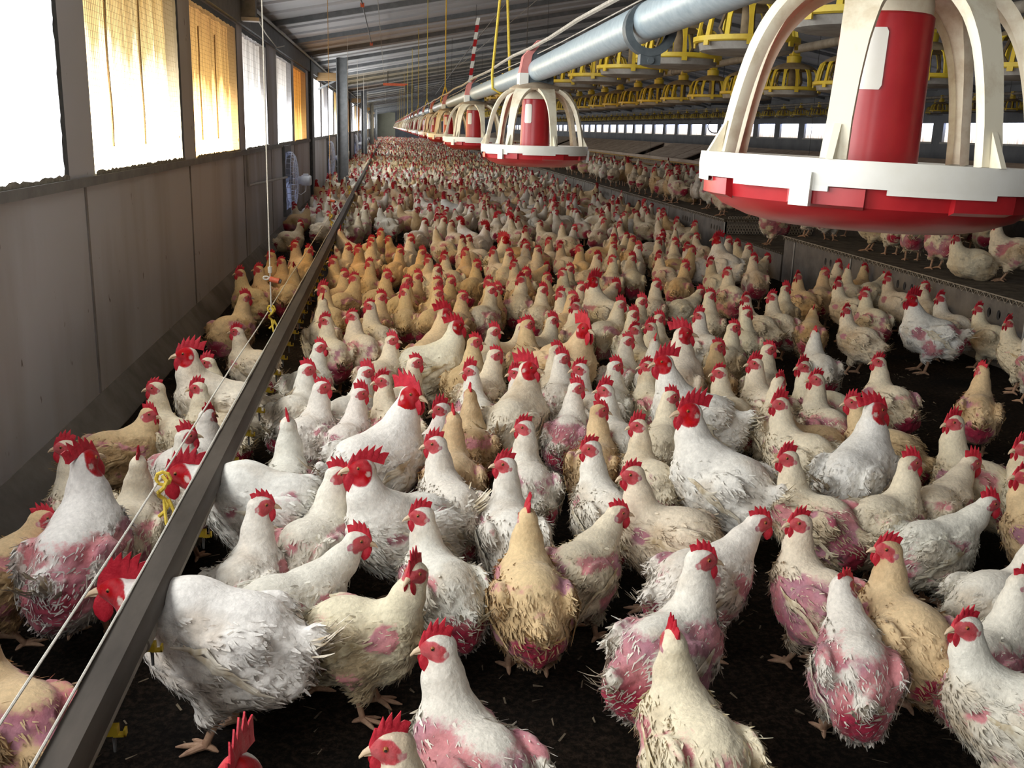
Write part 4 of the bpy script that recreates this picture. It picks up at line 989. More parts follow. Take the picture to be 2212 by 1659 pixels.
def mat_quill():
    m, nt, b = nodemat('quill_plumage'); L = nt.links
    oi = N(nt, 'ShaderNodeObjectInfo'); tc = N(nt, 'ShaderNodeTexCoord'); nz = N(nt, 'ShaderNodeTexNoise'); nz.inputs['Scale'].default_value = 40; L.new(tc.outputs['Object'], nz.inputs['Vector'])
    rp = N(nt, 'ShaderNodeValToRGB'); e = rp.color_ramp.elements; e[0].position = .35; e[0].color = (.46, .37, .24, 1); e[1].position = .65; e[1].color = (.80, .75, .63, 1)
    L.new(nz.outputs['Fac'], rp.inputs[0]); m1 = N(nt, 'ShaderNodeMix', data_type='RGBA', blend_type='MULTIPLY'); m1.inputs[0].default_value = 1
    L.new(rp.outputs[0], m1.inputs[6]); L.new(oi.outputs['Color'], m1.inputs[7]); L.new(m1.outputs[2], b.inputs['Base Color']); b.inputs['Roughness'].default_value = .75; return m
MT['bird_quill'] = mat_quill()

def place_bird(S, name, x, y, z, heading, scale, tint, detail, label, group=None, rng=random):
    P = S['P']; ck = P['cock']
    root = bpy.data.objects.new(name, None); C.objects.link(root); root.empty_display_size = .05
    zz = z - (.092 * scale if P.get('sit') else 0)
    root.location = (x, y, zz); root.rotation_euler = (0, 0, math.radians(heading)); root.scale = (scale,) * 3
    tag(root, label, 'rooster' if ck else 'hen', group)
    col = (*tint, 1)
    def part(nm, me, mtx=None):
        o = put(nm, me, root, mtx); o.color = col; return o
    part('body', S['body'])
    H = S['H']; ci = rng.randrange(100)
    hk = Matrix.Diagonal((1.12, 1.1, 1.12, 1)) if ck else Matrix.Diagonal((1, 1, 1, 1))
    part('comb', (CCOMBS[ci % len(CCOMBS)] if ck else COMBS[ci % len(COMBS)]), H @ Matrix.Diagonal((1, 1, rng.uniform(.85, 1.15), 1)))
    part('beak', BEAK, H @ hk)
    if detail >= 2:
        for s in (1, -1):
            part('wattle', CWATTLE if ck else WATTLE, H @ Matrix.Diagonal((1, s, 1, 1)))
            part('eye', EYE, H @ Matrix.Translation((.010, s * .0185, .0045)) @ Matrix.Rotation(-s * .25, 4, 'Z') @ Matrix.Diagonal((1, s, 1, 1)))
    else:
        part('wattles', WPAIR if not ck else CWATTLE, H)
    if not P.get('sit'):
        for s in (1, -1): part('leg', LEGS[(ci + (s > 0)) % 3], Matrix.Translation((0, s * .047, 0)))
    if detail >= 2:
        part('tail_feathers', S['tail'])
        if ck or P['bare'] > 0 or ci % 2:
            for w in S['wings']: part('wing_quills', w)
    elif detail >= 1 and ci % 3: part('tail_feathers', S['tail'])
    return root

# ------------------------------------------------------------------ the flock: eye position in the photograph, head and body heading (0 right, 90 away), look
# px, py, head, body, kind(h hen, r rooster; l leaning, s sunk, i sitting, u upright), tone, bareness, dirt, label
NEAR = [
 (296, 1240, 186, 165, 'rl', 'w', 0, .1, 'white rooster with full plumage behind the drinker rail, its head beyond the rail'),
 (492, 1680, 258, 168, 'r', 'w', 0, .1, 'rooster cut by the bottom edge, only its tall dark red comb showing'),
 (850, 1612, 188, 165, 'h', 'c', 1, .3, 'hen at the bottom edge, red face looking left beside the tall dark comb'),
 (199, 992, 60, 84, 'r', 'w', 3, .1, 'white bird seen from behind at the wall, spiky comb and red rump'),
 (178, 975, 190, 120, 'h', 'c', 1, .5, 'dark-faced hen half hidden behind the white spiky-combed bird at the wall'),
 (-70, 1350, 150, 140, 'h', 'b', 3, .8, 'brown hen with bare pink back cut off at the lower left corner'),
 (100, 1122, 20, 40, 'hs', 'b', 2, .6, 'tan-necked hen beside the wall at the left edge, low behind the white one'),
 (524, 1124, 8, 75, 'h', 'w', 1, .1, 'white-necked hen with upright comb, just right of the rail, looking right'),
 (692, 1172, -8, 35, 'hl', 'w', 2, .1, 'white-necked hen leaning right with pink shoulders, right of the rail'),
 (955, 1404, 186, 118, 'h', 'w', 3, .5, 'hen with round white neck and large pink back patches, centre bottom'),
 (888, 1238, 238, -12, 'h', 'c', 2, .6, 'hen facing forward, tail to the left with pale wing quills showing'),
 (915, 1108, 186, 112, 'h', 'w', 2, .4, 'hen with white neck and mauve back, looking left above the pink-winged hen'),
 (790, 1000, 192, 205, 'r', 'w', 1, .2, 'white rooster with huge dark comb facing left, in the middle foreground'),
 (752, 1018, -5, 65, 'h', 'w', 2, .3, 'hen pressed against the left of the huge-combed rooster, facing right'),
 (1137, 1112, 92, 90, 'h', 'b', 2, .7, 'tan-necked hen seen from behind, only its comb tip visible'),
 (1331, 1103, 0, 48, 'hl', 'c', 2, .5, 'scruffy hen facing right with pink shoulder, right of the tan-necked one'),
 (1355, 1018, 186, 150, 'h', 'c', 1, .5, 'hen with tilted red comb facing left, below the big white rooster'),
 (1521, 1216, -5, 38, 'h', 'w', 3, .4, 'hen with spiky comb facing right, mottled pink side, right of centre'),
 (1463, 1378, 95, 98, 'h', 'c', 2, .7, 'hen seen from behind at the bottom, long white neck, comb tip only'),
 (1638, 1133, -5, 25, 'hl', 'w', 2, .2, 'white-necked hen stretching right, behind the spiky-combed one'),
 (1735, 1138, 184, 110, 'h', 'c', 3, .7, 'hen with scrawny ragged neck and pale pink back, facing left'),
 (1888, 1248, 25, 74, 'hl', 'w', 3, .1, 'hen with large deep red bare rump turned to the camera, lower right'),
 (1925, 1206, 172, 95, 'h', 'b', 1, .5, 'tan-necked hen looking left right behind the red-rumped hen'),
 (2103, 1250, -5, 35, 'h', 'w', 3, .3, 'hen facing right with bare pink back, right of the red-rumped hen'),
 (2092, 1342, 186, 135, 'h', 'w', 1, .4, 'large pale hen facing left at the lower right corner'),
 (2252, 1165, -20, 15, 'h', 'w', 0, .2, 'fully feathered white hen cut by the right edge, head out of view'),
 (2128, 1088, -8, 14, 'hl', 'w', 1, .2, 'white hen leaning right, whole body in profile, near the right edge'),
 (1962, 1002, -5, 28, 'h', 'c', 1, .5, 'cream hen with pink face facing right, above the leaning white hen'),
 (2084, 1001, -5, 35, 'hl', 'c', 1, .3, 'cream hen stretching its neck right, near the right edge'),
 (2203, 966, 186, 120, 'h', 'c', 1, .3, 'upper of two hens facing left, cut by the right edge'),
 (2205, 1028, 186, 130, 'h', 'b', 1, .4, 'lower of two hens facing left, cut by the right edge'),
 (1724, 990, 184, 125, 'h', 'c', 3, .7, 'hen with reddish bare back facing left, left of the feathered rooster with drooping comb'),
 (1900, 885, 0, 40, 'r', 'w', 0, .1, 'white rooster turned away with dark drooping comb and long wattles'),
 (1474, 886, 184, 128, 'r', 'w', 0, .1, 'largest white rooster, facing left, white tail tuft to the lower right'),
 (1440, 786, 182, 158, 'r', 'w', 0, .1, 'white rooster behind the largest one, facing left, tall spiky comb'),
 (1666, 862, 170, 160, 'h', 'b', 2, .9, 'dirty brown hen with ruddy body behind the largest white rooster'),
 (1689, 858, 186, 112, 'h', 'c', 1, .5, 'cream hen facing left with upright comb, right of the brown ruddy hen'),
 (1734, 791, 186, 120, 'h', 'c', 2, .5, 'hen facing left behind a bare red-backed one, upper of two'),
 (1731, 820, 184, 95, 'h', 'c', 3, .6, 'hen facing left with bare red rump, lower of two heads'),
 (425, 752, 192, 175, 'r', 'c', 0, .3, 'cream rooster with large crimson comb beside the wall, facing left'),
 (446, 796, 190, 150, 'h', 'c', 1, .4, 'hen just below the cream wall-side rooster, facing left'),
 (372, 840, 190, 125, 'h', 'c', 1, .4, 'hen with grey-white neck facing left in the gap beside the wall'),
 (334, 896, -20, 35, 'hs', 'b', 1, .9, 'dirty brown hen facing right in the shade beside the wall'),
 (514, 840, 190, 140, 'h', 'c', 1, .4, 'hen facing left under the string, its neck crossing the rail'),
 (500, 905, 60, 60, 'h', 'w', 1, .2, 'hen left of the rail with only its red comb rising over the white neck'),
 (412, 940, 15, 80, 'h', 'w', 1, .2, 'hen left of the rail facing right, behind the tall-combed rooster'),
 (425, 1003, 195, 165, 'rl', 'w', 1, .2, 'rooster with tall comb, partly behind the rail just above the nearest yellow knot'),
 (270, 988, 95, 95, 'h', 'c', 2, .6, 'hen seen from behind left of the rail, small comb, cream neck'),
 (530, 642, 20, 60, 'h', 'b', 2, .7, 'hen beside the wall with purple-red rump, facing right'),
 (524, 588, 190, 130, 'h', 'b', 1, .5, 'buff hen by the wall facing left, left of the white cord'),
 (582, 716, 190, 140, 'h', 'c', 1, .4, 'hen facing left with its neck behind the string and rail'),
 (644, 749, -5, 60, 'h', 'w', 1, .2, 'hen facing right, just right of the rail below the second yellow knot'),
 (638, 800, 0, 70, 'h', 'w', 1, .3, 'hen facing right beside the rail, directly below another right-facing one'),
 (687, 826, 0, 72, 'h', 'w', 2, .2, 'thick-necked white hen facing right with mottled pink shoulders'),
 (615, 940, 100, 88, 'h', 'w', 2, .4, 'white-necked hen seen from behind just right of the rail'),
 (766, 802, -5, 60, 'h', 'w', 1, .3, 'upper of two hens facing right, between the rail and the rooster'),
 (768, 850, 0, 72, 'h', 'w', 2, .3, 'lower of two hens facing right, white neck, pink wing'),
 (823, 826, 200, 110, 'h', 'c', 2, .4, 'pink-faced hen looking left beside the two right-facing hens'),
 (892, 850, -35, 40, 'r', 'w', 0, .2, 'rooster with split dark comb looking right, behind the huge-combed one'),
 (883, 789, 0, 50, 'h', 'c', 1, .3, 'pink-faced hen looking right in front of the tall full-bodied rooster'),
 (985, 702, 0, 8, 'r', 'c', 0, .1, 'full-bodied cream rooster standing in profile facing right, mid flock'),
 (850, 734, 0, 60, 'h', 'c', 2, .5, 'hen with bare reddish throat facing right, left of the full-bodied rooster'),
 (912, 972, 184, 105, 'h', 'w', 1, .3, 'white-necked hen facing left, right of the huge-combed rooster'),
 (972, 906, 95, 92, 'h', 'b', 2, .8, 'brown-necked hen seen from behind with ragged quills'),
 (1053, 838, 95, 90, 'h', 'b', 2, .8, 'tan cone-necked hen seen from behind, left of centre'),
 (960, 878, 184, 60, 'h', 'w', 2, .3, 'red-faced hen looking left over its own neck, left of the tan cone-necked hen'),
 (1036, 814, 186, 95, 'h', 'w', 2, .3, 'hen facing left, long grey-white neck sloping down to the right'),
 (1133, 804, 184, 110, 'h', 'w', 2, .3, 'white-necked hen facing left with pink shoulders, at the centre'),
 (1066, 766, -5, 60, 'h', 'c', 1, .4, 'hen facing right touching the dark red comb of a rooster'),
 (1097, 790, -20, 60, 'r', 'c', 0, .4, 'rooster with dark upright comb seen from the side, centre'),
 (1128, 923, 184, 95, 'h', 'w', 2, .3, 'white hen facing left with pale comb, smooth white neck, centre'),
 (1087, 1006, 184, 95, 'h', 'w', 1, .2, 'white hen facing left with grey mottled body behind it'),
 (1268, 830, -8, 70, 'h', 'w', 3, .3, 'hen facing right with long white neck over a bare pink body'),
 (1300, 851, 184, 100, 'h', 'w', 1, .3, 'tall thick-necked hen facing left, right of the pink-bodied one'),
 (1311, 884, -5, 70, 'h', 'b', 1, .7, 'tan hen with dark beak facing right below the thick-necked hen'),
 (1293, 974, 186, 100, 'h', 'w', 1, .4, 'hen with serrated comb facing left above the tilted-combed one'),
 (1394, 926, 184, 100, 'h', 'c', 1, .6, 'hen facing left with dusty grey neck, left of the largest rooster'),
 (1430, 858, -5, 70, 'h', 'c', 1, .3, 'pink-faced hen facing right, touching the largest rooster'),
 (1387, 790, 186, 95, 'h', 'c', 2, .5, 'hen facing left with pink wing, left of the rear white rooster'),
 (1318, 797, 0, 70, 'h', 'w', 1, .3, 'white-necked hen facing right, upper centre right'),
 (1247, 792, 186, 110, 'h', 'w', 1, .3, 'hen facing left beside two right-facing hens, centre'),
 (1203, 782, 0, 70, 'h', 'w', 1, .4, 'hen facing right, upper of a close pair at the centre'),
 (1203, 758, 20, 80, 'h', 'c', 1, .5, 'hen hidden behind the close pair, comb only'),
 (1372, 716, 190, 120, 'h', 'c', 1, .4, ''), (1391, 738, 0, 60, 'h', 'w', 1, .2, ''), (1409, 742, 80, 80, 'h', 'w', 1, .2, ''), (1456, 706, -5, 70, 'r', 'c', 0, .3, ''),
 (1248, 706, -70, -60, 'r', 'b', 1, .4, ''), (1132, 706, -5, 20, 'h', 'c', 1, .3, 'hen in profile facing right with mottled tan body, near the tall rooster'), (1153, 703, 10, 80, 'h', 'b', 1, .4, ''), (1190, 692, -5, 40, 'h', 'c', 1, .3, ''), (1072, 714, 0, 70, 'h', 'c', 1, .4, ''), (1027, 738, -8, 70, 'h', 'b', 1, .7, ''),
 (1412, 688, -5, 75, 'h', 'c', 1, .4, ''), (1400, 706, 186, 100, 'h', 'c', 1, .4, ''), (1376, 680, 10, 70, 'h', 'c', 1, .4, ''),
 (962, 676, 20, 60, 'r', 'b', 1, .5, ''), (760, 682, 188, 115, 'h', 'c', 2, .5, ''), (702, 692, 190, 110, 'h', 'c', 2, .6, ''), (798, 660, 188, 110, 'h', 'c', 1, .5, ''), (852, 638, -5, 75, 'h', 'b', 1, .4, ''), (877, 634, 186, 90, 'h', 'b', 1, .6, ''),
 (676, 652, 100, 90, 'h', 'c', 1, .4, ''), (933, 634, -5, 70, 'h', 'b', 2, .5, ''), (997, 636, 0, 70, 'h', 'b', 1, .5, ''), (1051, 627, -5, 60, 'h', 'c', 2, .4, ''), (1081, 620, -10, 60, 'h', 'b', 1, .5, ''), (1069, 612, 180, 100, 'h', 'b', 1, .5, ''),
 (1105, 603, 186, 80, 'h', 'c', 2, .5, ''), (1145, 590, -5, 70, 'h', 'b', 1, .5, ''), (1185, 628, 0, 70, 'h', 'c', 1, .4, ''), (1201, 638, 186, 100, 'h', 'c', 1, .4, ''), (1235, 636, 0, 60, 'h', 'b', 2, .5, ''), (1286, 656, 188, 85, 'h', 'c', 1, .6, ''), (1279, 624, -5, 60, 'h', 'c', 1, .4, ''),
 (1331, 616, -5, 40, 'hl', 'c', 1, .4, ''), (1324, 659, 0, 40, 'h', 'c', 2, .5, ''), (1368, 653, -5, 60, 'h', 'c', 1, .4, ''), (1441, 613, -8, 70, 'h', 'c', 1, .4, ''), (1492, 631, -8, 35, 'hl', 'c', 1, .4, ''), (1257, 602, 186, 120, 'r', 'c', 1, .3, ''),
 (698, 624, 190, 110, 'h', 'b', 1, .5, ''), (745, 592, 0, 70, 'h', 'b', 2, .6, ''), (767, 600, 180, 60, 'h', 'b', 2, .5, ''), (798, 570, 186, 90, 'h', 'b', 1, .6, ''), (836, 594, 0, 60, 'h', 'b', 1, .5, ''), (881, 606, 0, 70, 'h', 'b', 1, .5, ''), (903, 596, -5, 60, 'h', 'b', 1, .4, ''),
 (946, 582, -5, 80, 'h', 'c', 1, .3, ''), (946, 610, 0, 80, 'h', 'b', 1, .4, ''), (975, 606, -5, 70, 'h', 'b', 1, .4, ''), (928, 562, 186, 100, 'h', 'c', 1, .3, ''), (966, 554, 200, 110, 'h', 'c', 2, .4, ''), (995, 548, 186, 95, 'h', 'b', 1, .5, ''), (1031, 572, -5, 70, 'h', 'b', 1, .5, ''),
 (1065, 544, 186, 110, 'h', 'w', 1, .3, ''), (1101, 548, -5, 70, 'h', 'c', 1, .3, ''), (1110, 571, 186, 110, 'h', 'c', 1, .3, ''), (1098, 516, -10, 60, 'r', 'c', 0, .3, ''), (1157, 538, 0, 80, 'h', 'c', 1, .3, ''), (1138, 532, 0, 70, 'h', 'w', 2, .3, ''), (1185, 522, 186, 95, 'h', 'c', 1, .4, ''),
 (1181, 576, 10, 30, 'hl', 'b', 0, 1., ''), (1177, 598, 0, 80, 'h', 'b', 1, .5, ''), (1213, 590, 186, 95, 'h', 'c', 1, .4, ''), (1232, 580, 0, 70, 'h', 'c', 2, .4, ''), (1210, 531, 188, 110, 'h', 'c', 1, .3, ''), (1251, 538, 188, 95, 'h', 'b', 1, .5, ''), (1297, 555, -5, 50, 'h', 'c', 1, .4, ''),
 (1327, 560, 180, 80, 'h', 'c', 2, .6, ''), (1356, 558, -5, 80, 'h', 'c', 2, .4, ''), (1380, 533, -5, 60, 'h', 'w', 1, .4, ''), (1326, 531, -5, 70, 'h', 'c', 1, .4, ''), (1423, 522, 0, 80, 'h', 'c', 1, .3, ''), (1423, 552, 188, 110, 'h', 'c', 2, .4, ''), (1459, 524, 0, 70, 'h', 'c', 1, .5, ''),
 (669, 540, 0, 70, 'h', 'b', 1, .4, ''), (637, 530, 190, 120, 'h', 'c', 1, .4, ''), (600, 562, 190, 100, 'h', 'b', 1, .5, ''), (576, 583, 190, 110, 'h', 'b', 1, .5, ''), (593, 553, 180, 90, 'h', 'b', 1, .6, ''), (712, 564, 190, 110, 'h', 'b', 1, .4, ''), (745, 535, -5, 70, 'h', 'c', 1, .4, ''), (774, 540, 186, 100, 'h', 'b', 1, .3, ''), (865, 541, 0, 70, 'h', 'b', 1, .4, ''), (913, 544, 0, 70, 'h', 'b', 1, .4, ''), (803, 517, 186, 95, 'h', 'c', 1, .4, ''), (888, 516, 0, 70, 'h', 'w', 1, .2, ''), (669, 582, 80, 80, 'h', 'b', 1, .5, ''),
 (1481, 573, 0, 60, 'h', 'b', 2, .7, ''), (1491, 533, 186, 120, 'h', 'w', 1, .4, ''), (1540, 515, 186, 110, 'r', 'w', 0, .3, ''), (1535, 566, 188, 105, 'h', 'c', 1, .4, ''), (1575, 520, 0, 60, 'h', 'w', 1, .4, ''), (1618, 534, -5, 60, 'h', 'c', 1, .4, ''), (1629, 558, 0, 80, 'h', 'c', 2, .5, ''), (1658, 557, 0, 40, 'hl', 'c', 1, .4, ''), (1571, 588, 188, 90, 'h', 'c', 2, .6, ''), (1535, 638, -5, 75, 'h', 'c', 1, .4, ''), (1510, 681, 188, 95, 'h', 'w', 1, .4, ''), (1586, 707, -5, 60, 'h', 'c', 1, .6, ''), (1614, 676, -5, 75, 'h', 'c', 1, .4, ''), (1629, 645, 186, 120, 'h', 'c', 1, .5, ''), (1678, 645, 188, 100, 'h', 'c', 1, .5, ''),
 (1698, 623, -5, 70, 'h', 'c', 1, .5, ''), (1732, 596, 200, 95, 'h', 'b', 1, .7, ''), (1774, 590, -5, 60, 'h', 'b', 1, .6, ''), (1838, 573, 0, 50, 'h', 'c', 1, .4, ''), (1846, 584, 70, 80, 'h', 'c', 1, .5, ''), (1879, 580, -5, 50, 'h', 'b', 1, .5, ''), (1810, 612, 188, 120, 'h', 'c', 1, .5, ''), (1868, 634, 188, 95, 'h', 'c', 2, .5, ''), (1933, 602, 188, 110, 'h', 'c', 1, .4, ''), (2009, 596, -5, 35, 'hl', 'c', 1, .4, ''),
 (1968, 645, 186, 150, 'r', 'w', 2, .3, 'walking rooster facing left with scarlet comb and red patches, below the platform'),
 (2047, 646, 188, 110, 'h', 'w', 1, .5, 'white hen with bare pink face facing left, before the platform panel'), (2105, 664, 188, 105, 'h', 'c', 1, .6, 'cream hen facing left, right of the walking rooster'), (2164, 620, -5, 70, 'h', 'c', 1, .6, 'cream hen facing right under the platform edge, far right'), (2178, 698, 190, 120, 'h', 'c', 1, .4, 'cream hen facing left close to the right edge, below the platform'),
 (1828, 670, 188, 120, 'h', 'c', 1, .5, 'long-necked hen facing left, large cream body, left of the walking rooster'), (1539, 749, -5, 70, 'h', 'b', 1, .6, ''), (1575, 807, 186, 95, 'h', 'c', 1, .5, 'hen facing left with dusty neck, right of the rear rooster'), (1662, 754, -5, 60, 'h', 'c', 1, .4, 'hen facing right in the open gap, white neck'), (1651, 800, 186, 100, 'h', 'c', 1, .4, 'hen facing left, just below the hen in the open gap'),
 (1760, 722, 95, 85, 'h', 'w', 1, .3, 'white-necked hen seen from behind with white tail tuft, in the open gap'), (1727, 668, 70, 65, 'hl', 'b', 2, .5, 'large tan hen with pink wing turned away, in the open gap'), (1897, 781, 186, 100, 'h', 'c', 2, .4, 'cream-necked hen facing left before the large cream hen'), (1690, 822, 30, 75, 'h', 'c', 1, .5, ''),
 (2121, 800, 88, 62, 'h', 'b', 2, .7, 'tan-necked hen turned away with ruddy bare back, right side'), (2230, 720, 20, 85, 'h', 'w', 2, .6, 'mottled white hen on thin legs cut by the right edge, head hidden'), (2059, 920, 186, 110, 'h', 'c', 2, .6, 'hen facing left with ruddy shoulder, below the tan-necked turned-away hen'), (1853, 868, 170, 130, 'h', 'b', 1, .7, 'hen hidden behind the drooping-combed rooster, comb only'),
]
FEET = [(1668, 494, 170, 180, 'hs', 'c', 3, .4, 'pink-rumped hen at the corner of the platform by the gap'), (1742, 512, 180, 120, 'h', 'w', 1, .4, 'hen on the platform under the left part of the nearest red pan, legs showing'),
 (1788, 520, 0, 40, 'h', 'w', 1, .4, 'hen on the platform beside another, under the left half of the nearest red pan'), (1818, 512, 0, 100, 'h', 'c', 2, .4, 'hen farther back on the platform under the middle of the nearest red pan'), (1882, 543, 170, 140, 'h', 'c', 1, .5, 'pale hen on the platform under the middle of the nearest red pan'), (1924, 551, 10, 70, 'h', 'c', 1, .4, 'pale-bodied hen left of a pink-rumped one, under the red pan'), (1968, 564, 10, 60, 'h', 'c', 3, .4, 'pink-rumped hen on the platform whose upper half the red pan hides'),
 (2022, 582, 60, 92, 'h', 'c', 3, .4, 'hen with bare pink rump standing on the platform, seen from behind'), (2090, 604, 188, 165, 'hi', 'c', 0, .3, 'cream hen sitting on the platform edge, facing left'), (2172, 608, 188, 150, 'h', 'c', 2, .5, 'hen standing on the platform at the right edge, pink breast'), (2122, 556, 30, 60, 'h', 'c', 2, .5, 'cream-necked hen at the back of the platform right of the red pan'), (2218, 545, 20, 70, 'h', 'b', 2, .5, 'tan hen on the platform at the right edge, turned away'), (2068, 545, 10, 40, 'h', 'c', 1, .5, 'dusky hen at the back of the platform below the right of the red pan'),
 (1532, 452, 180, 150, 'h', 'w', 1, .3, 'left of two pale hens standing on the platform just beyond the gap'), (1560, 458, 0, 20, 'h', 'w', 2, .3, 'right of two pale hens standing on the platform just beyond the gap'), (1484, 437, 188, 160, 'hi', 'b', 0, .5, 'tan hen sitting on the platform beyond the gap, facing left'), (1452, 432, 0, 60, 'h', 'c', 3, .4, 'pink-sided hen on the platform left of the sitting tan hen')]
SLATS = [(1423, 380, 0, 20, 'hl', 'c', 2, .4, ''), (1450, 374, 186, 120, 'h', 'c', 2, .4, ''), (1466, 371, 0, 50, 'h', 'c', 1, .4, ''), (1400, 372, 170, 90, 'h', 'b', 1, .6, ''), (1380, 366, 0, 60, 'h', 'c', 1, .4, ''), (1346, 361, 0, 70, 'h', 'c', 1, .4, ''), (1330, 396, 190, 140, 'hs', 'c', 1, .5, ''), (1306, 364, 180, 95, 'h', 'b', 1, .6, ''), (1320, 352, 0, 60, 'h', 'c', 1, .4, ''), (1297, 346, 0, 70, 'h', 'w', 1, .3, ''), (1276, 343, 190, 110, 'h', 'c', 1, .3, ''), (1360, 352, 0, 80, 'h', 'c', 2, .4, ''), (1505, 378, 0, 40, 'h', 'c', 2, .4, ''), (1530, 372, 186, 95, 'h', 'c', 2, .4, ''), (1480, 360, 0, 50, 'h', 'c', 1, .4, ''), (1436, 352, 180, 70, 'h', 'c', 1, .4, '')]
TONE = {'w': (1.0, 1.0, 1.0), 'c': (1.0, .93, .80), 'b': (.92, .72, .47)}  # buff: tan plumage, and orange window light tinted into the feathers
TW = {'w': 'white', 'c': 'cream', 'b': 'buff-tinted'}
rb = random.Random(11); nrg = np.random.default_rng(12)
def pose(kind, yaw):
    ck = kind[0] == 'r'; f = kind[1:2]
    nk = (.112, .392, 0.0)
    if f == 'l': nk = (.185, .345, 0.0)
    if f == 's': nk = (.125, .340, 0.0)
    if f == 'i': nk = (.112, .372, 0.0)
    if ck: nk = (nk[0] + .004, nk[1] + .012, 0.0)
    if kind == 'rl': nk = (.205, .300, 0.0)
    return dict(cock=ck, neck=nk, yaw=yaw, sit=f == 'i')
def wrap(a): return (a + 180) % 360 - 180
CACHE = {}
def bird_set(kind, yaw, bare, dirt, lod, uniq=None):
    if uniq is None:
        yq = max(-120, min(120, round(yaw / 40) * 40)); dq = .35 if dirt < .5 else .65
        key = (kind, yq, min(bare, 3), dq, lod)
    else: key = ('u', uniq); yq = yaw; dq = dirt
    if key not in CACHE:
        P = pose(kind, yq); P['bare'] = bare; P['dirt'] = dq; sd = (sum(ord(q) for q in kind) * 31 + int(yq + 200) * 7 + bare * 101 + int(dq * 100) * 13 + lod * 3) % 9999 if uniq is None else 500 + uniq
        P['arch'] = sd % 3 == 0; P['fat'] = .95 + .1 * ((sd * 37) % 11) / 11
        if uniq is not None: P['neck'] = (P['neck'][0] + rb.uniform(-.012, .016), P['neck'][1] + rb.uniform(-.008, .012), rb.uniform(-.012, .012)); P['nod'] = rb.uniform(-4, 9)
        CACHE[key] = make_bird_set(P, sd, [.0046, .0065, .009][lod], [3600, 1300, 300][lod])
    return CACHE[key]
birds = []                                             # x, y, z, heading, scale, kind, entry
def solve(e, z0):
    px, py, hd, bd, kind, tone, bare, dirt, lab = e
    sc = (1.17 if kind[0] == 'r' else 1.0) * rb.uniform(.95, 1.05)
    P = pose(kind, 0); nk = P['neck']; zh = z0 + nk[1] * sc - (.092 * sc if P['sit'] else 0)
    w = ray_on_z(px, py, zh); a = math.radians(bd)
    return [w[0] - math.cos(a) * nk[0] * sc, w[1] - math.sin(a) * nk[0] * sc, z0, bd, sc, kind, e, 0]
for e in NEAR: birds.append(solve(e, 0.0))
for e in SLATS:
    b_ = solve(e, SZ)
    birds.append(b_)
for e in FEET:
    w = ray_on_z(e[0], e[1], SZ); birds.append([w[0], w[1], SZ, e[3], rb.uniform(.96, 1.05), e[4], e, 0])
for q in birds:
    if q[2] > 0 and 9.42 < q[1] < 11.2: q[2] = .28
# keep birds on their own side of wall, rail and platform
def clampb(b_):
    if b_[2] == 0:
        b_[0] = max(XL + .20, min(SX0 - .14, b_[0]))
        if b_[7]: b_[0] = min(b_[0], DX - .15) if b_[7] < 0 else max(b_[0], DX + .15)
    else: b_[0] = max(SX0 + .12, min(SX1 - .45, b_[0]))
for b_ in birds:
    if b_[2] == 0: b_[7] = (1 if b_[6][0] > 105 + (1659 - b_[6][1]) * .535 + 4 else -1)
    if b_[6][4] == 'rl': b_[7] = 0
    clampb(b_)
NF_, NS_ = len(NEAR), len(SLATS)
# further birds fill the floor behind the listed ones and the far slats
want = 322
tries = 0
while len(birds) < want and tries < 9000:
    tries += 1
    if rb.random() < .80:
        y_ = 8.4 + 4.6 * rb.random(); x_ = rb.uniform(-1.05, 3.6); z_ = 0.0
    else: y_ = rb.uniform(10.6, 16.5); x_ = rb.uniform(SX0 + .15, SX1 - .5); z_ = SZ
    if z_ and y_ < 11.4: continue
    if any((x_ - q[0]) ** 2 + (y_ - q[1]) ** 2 < .235 ** 2 and q[2] == z_ for q in birds): continue
    hd = rb.choice([0, 0, 180, 180, 200, 20, 90, -30]); bd = rb.choice([90, 70, 110, 50, 130, hd])
    tone = 'b' if 7.2 < y_ < 9.6 and rb.random() < .5 else rb.choice('wcc')  # buff tint adds the orange window's light to the plumage colour
    birds.append([x_, y_, z_, bd, rb.uniform(.94, 1.05), 'h' if rb.random() > .06 else 'r', (0, 0, hd, bd, 'h', tone, rb.choice([0, 1, 1, 2, 2]), rb.uniform(.2, .6), ''), 0 if z_ else (1 if x_ > DX else -1)])
# ease birds apart where their bodies would run into each other
for it in range(90):
    for i in range(len(birds)):
        for j in range(i):
            A, B = birds[i], birds[j]
            if A[2] != B[2]: continue
            dx, dy = A[0] - B[0], A[1] - B[1]
            if abs(dx) > .4 or abs(dy) > .4: continue
            d = math.hypot(dx, dy) + 1e-6
            def rad(Q, ux, uy):
                a = math.radians(Q[3]); c = abs(math.cos(a) * ux + math.sin(a) * uy); return (.077 + .052 * c) * Q[4]
            need = rad(A, dx / d, dy / d) + rad(B, dx / d, dy / d)
            if d < need:
                m_ = min(.02, (need - d) * .5); A[0] += dx / d * m_; A[1] += dy / d * m_; B[0] -= dx / d * m_; B[1] -= dy / d * m_
    for b_ in birds: clampb(b_)
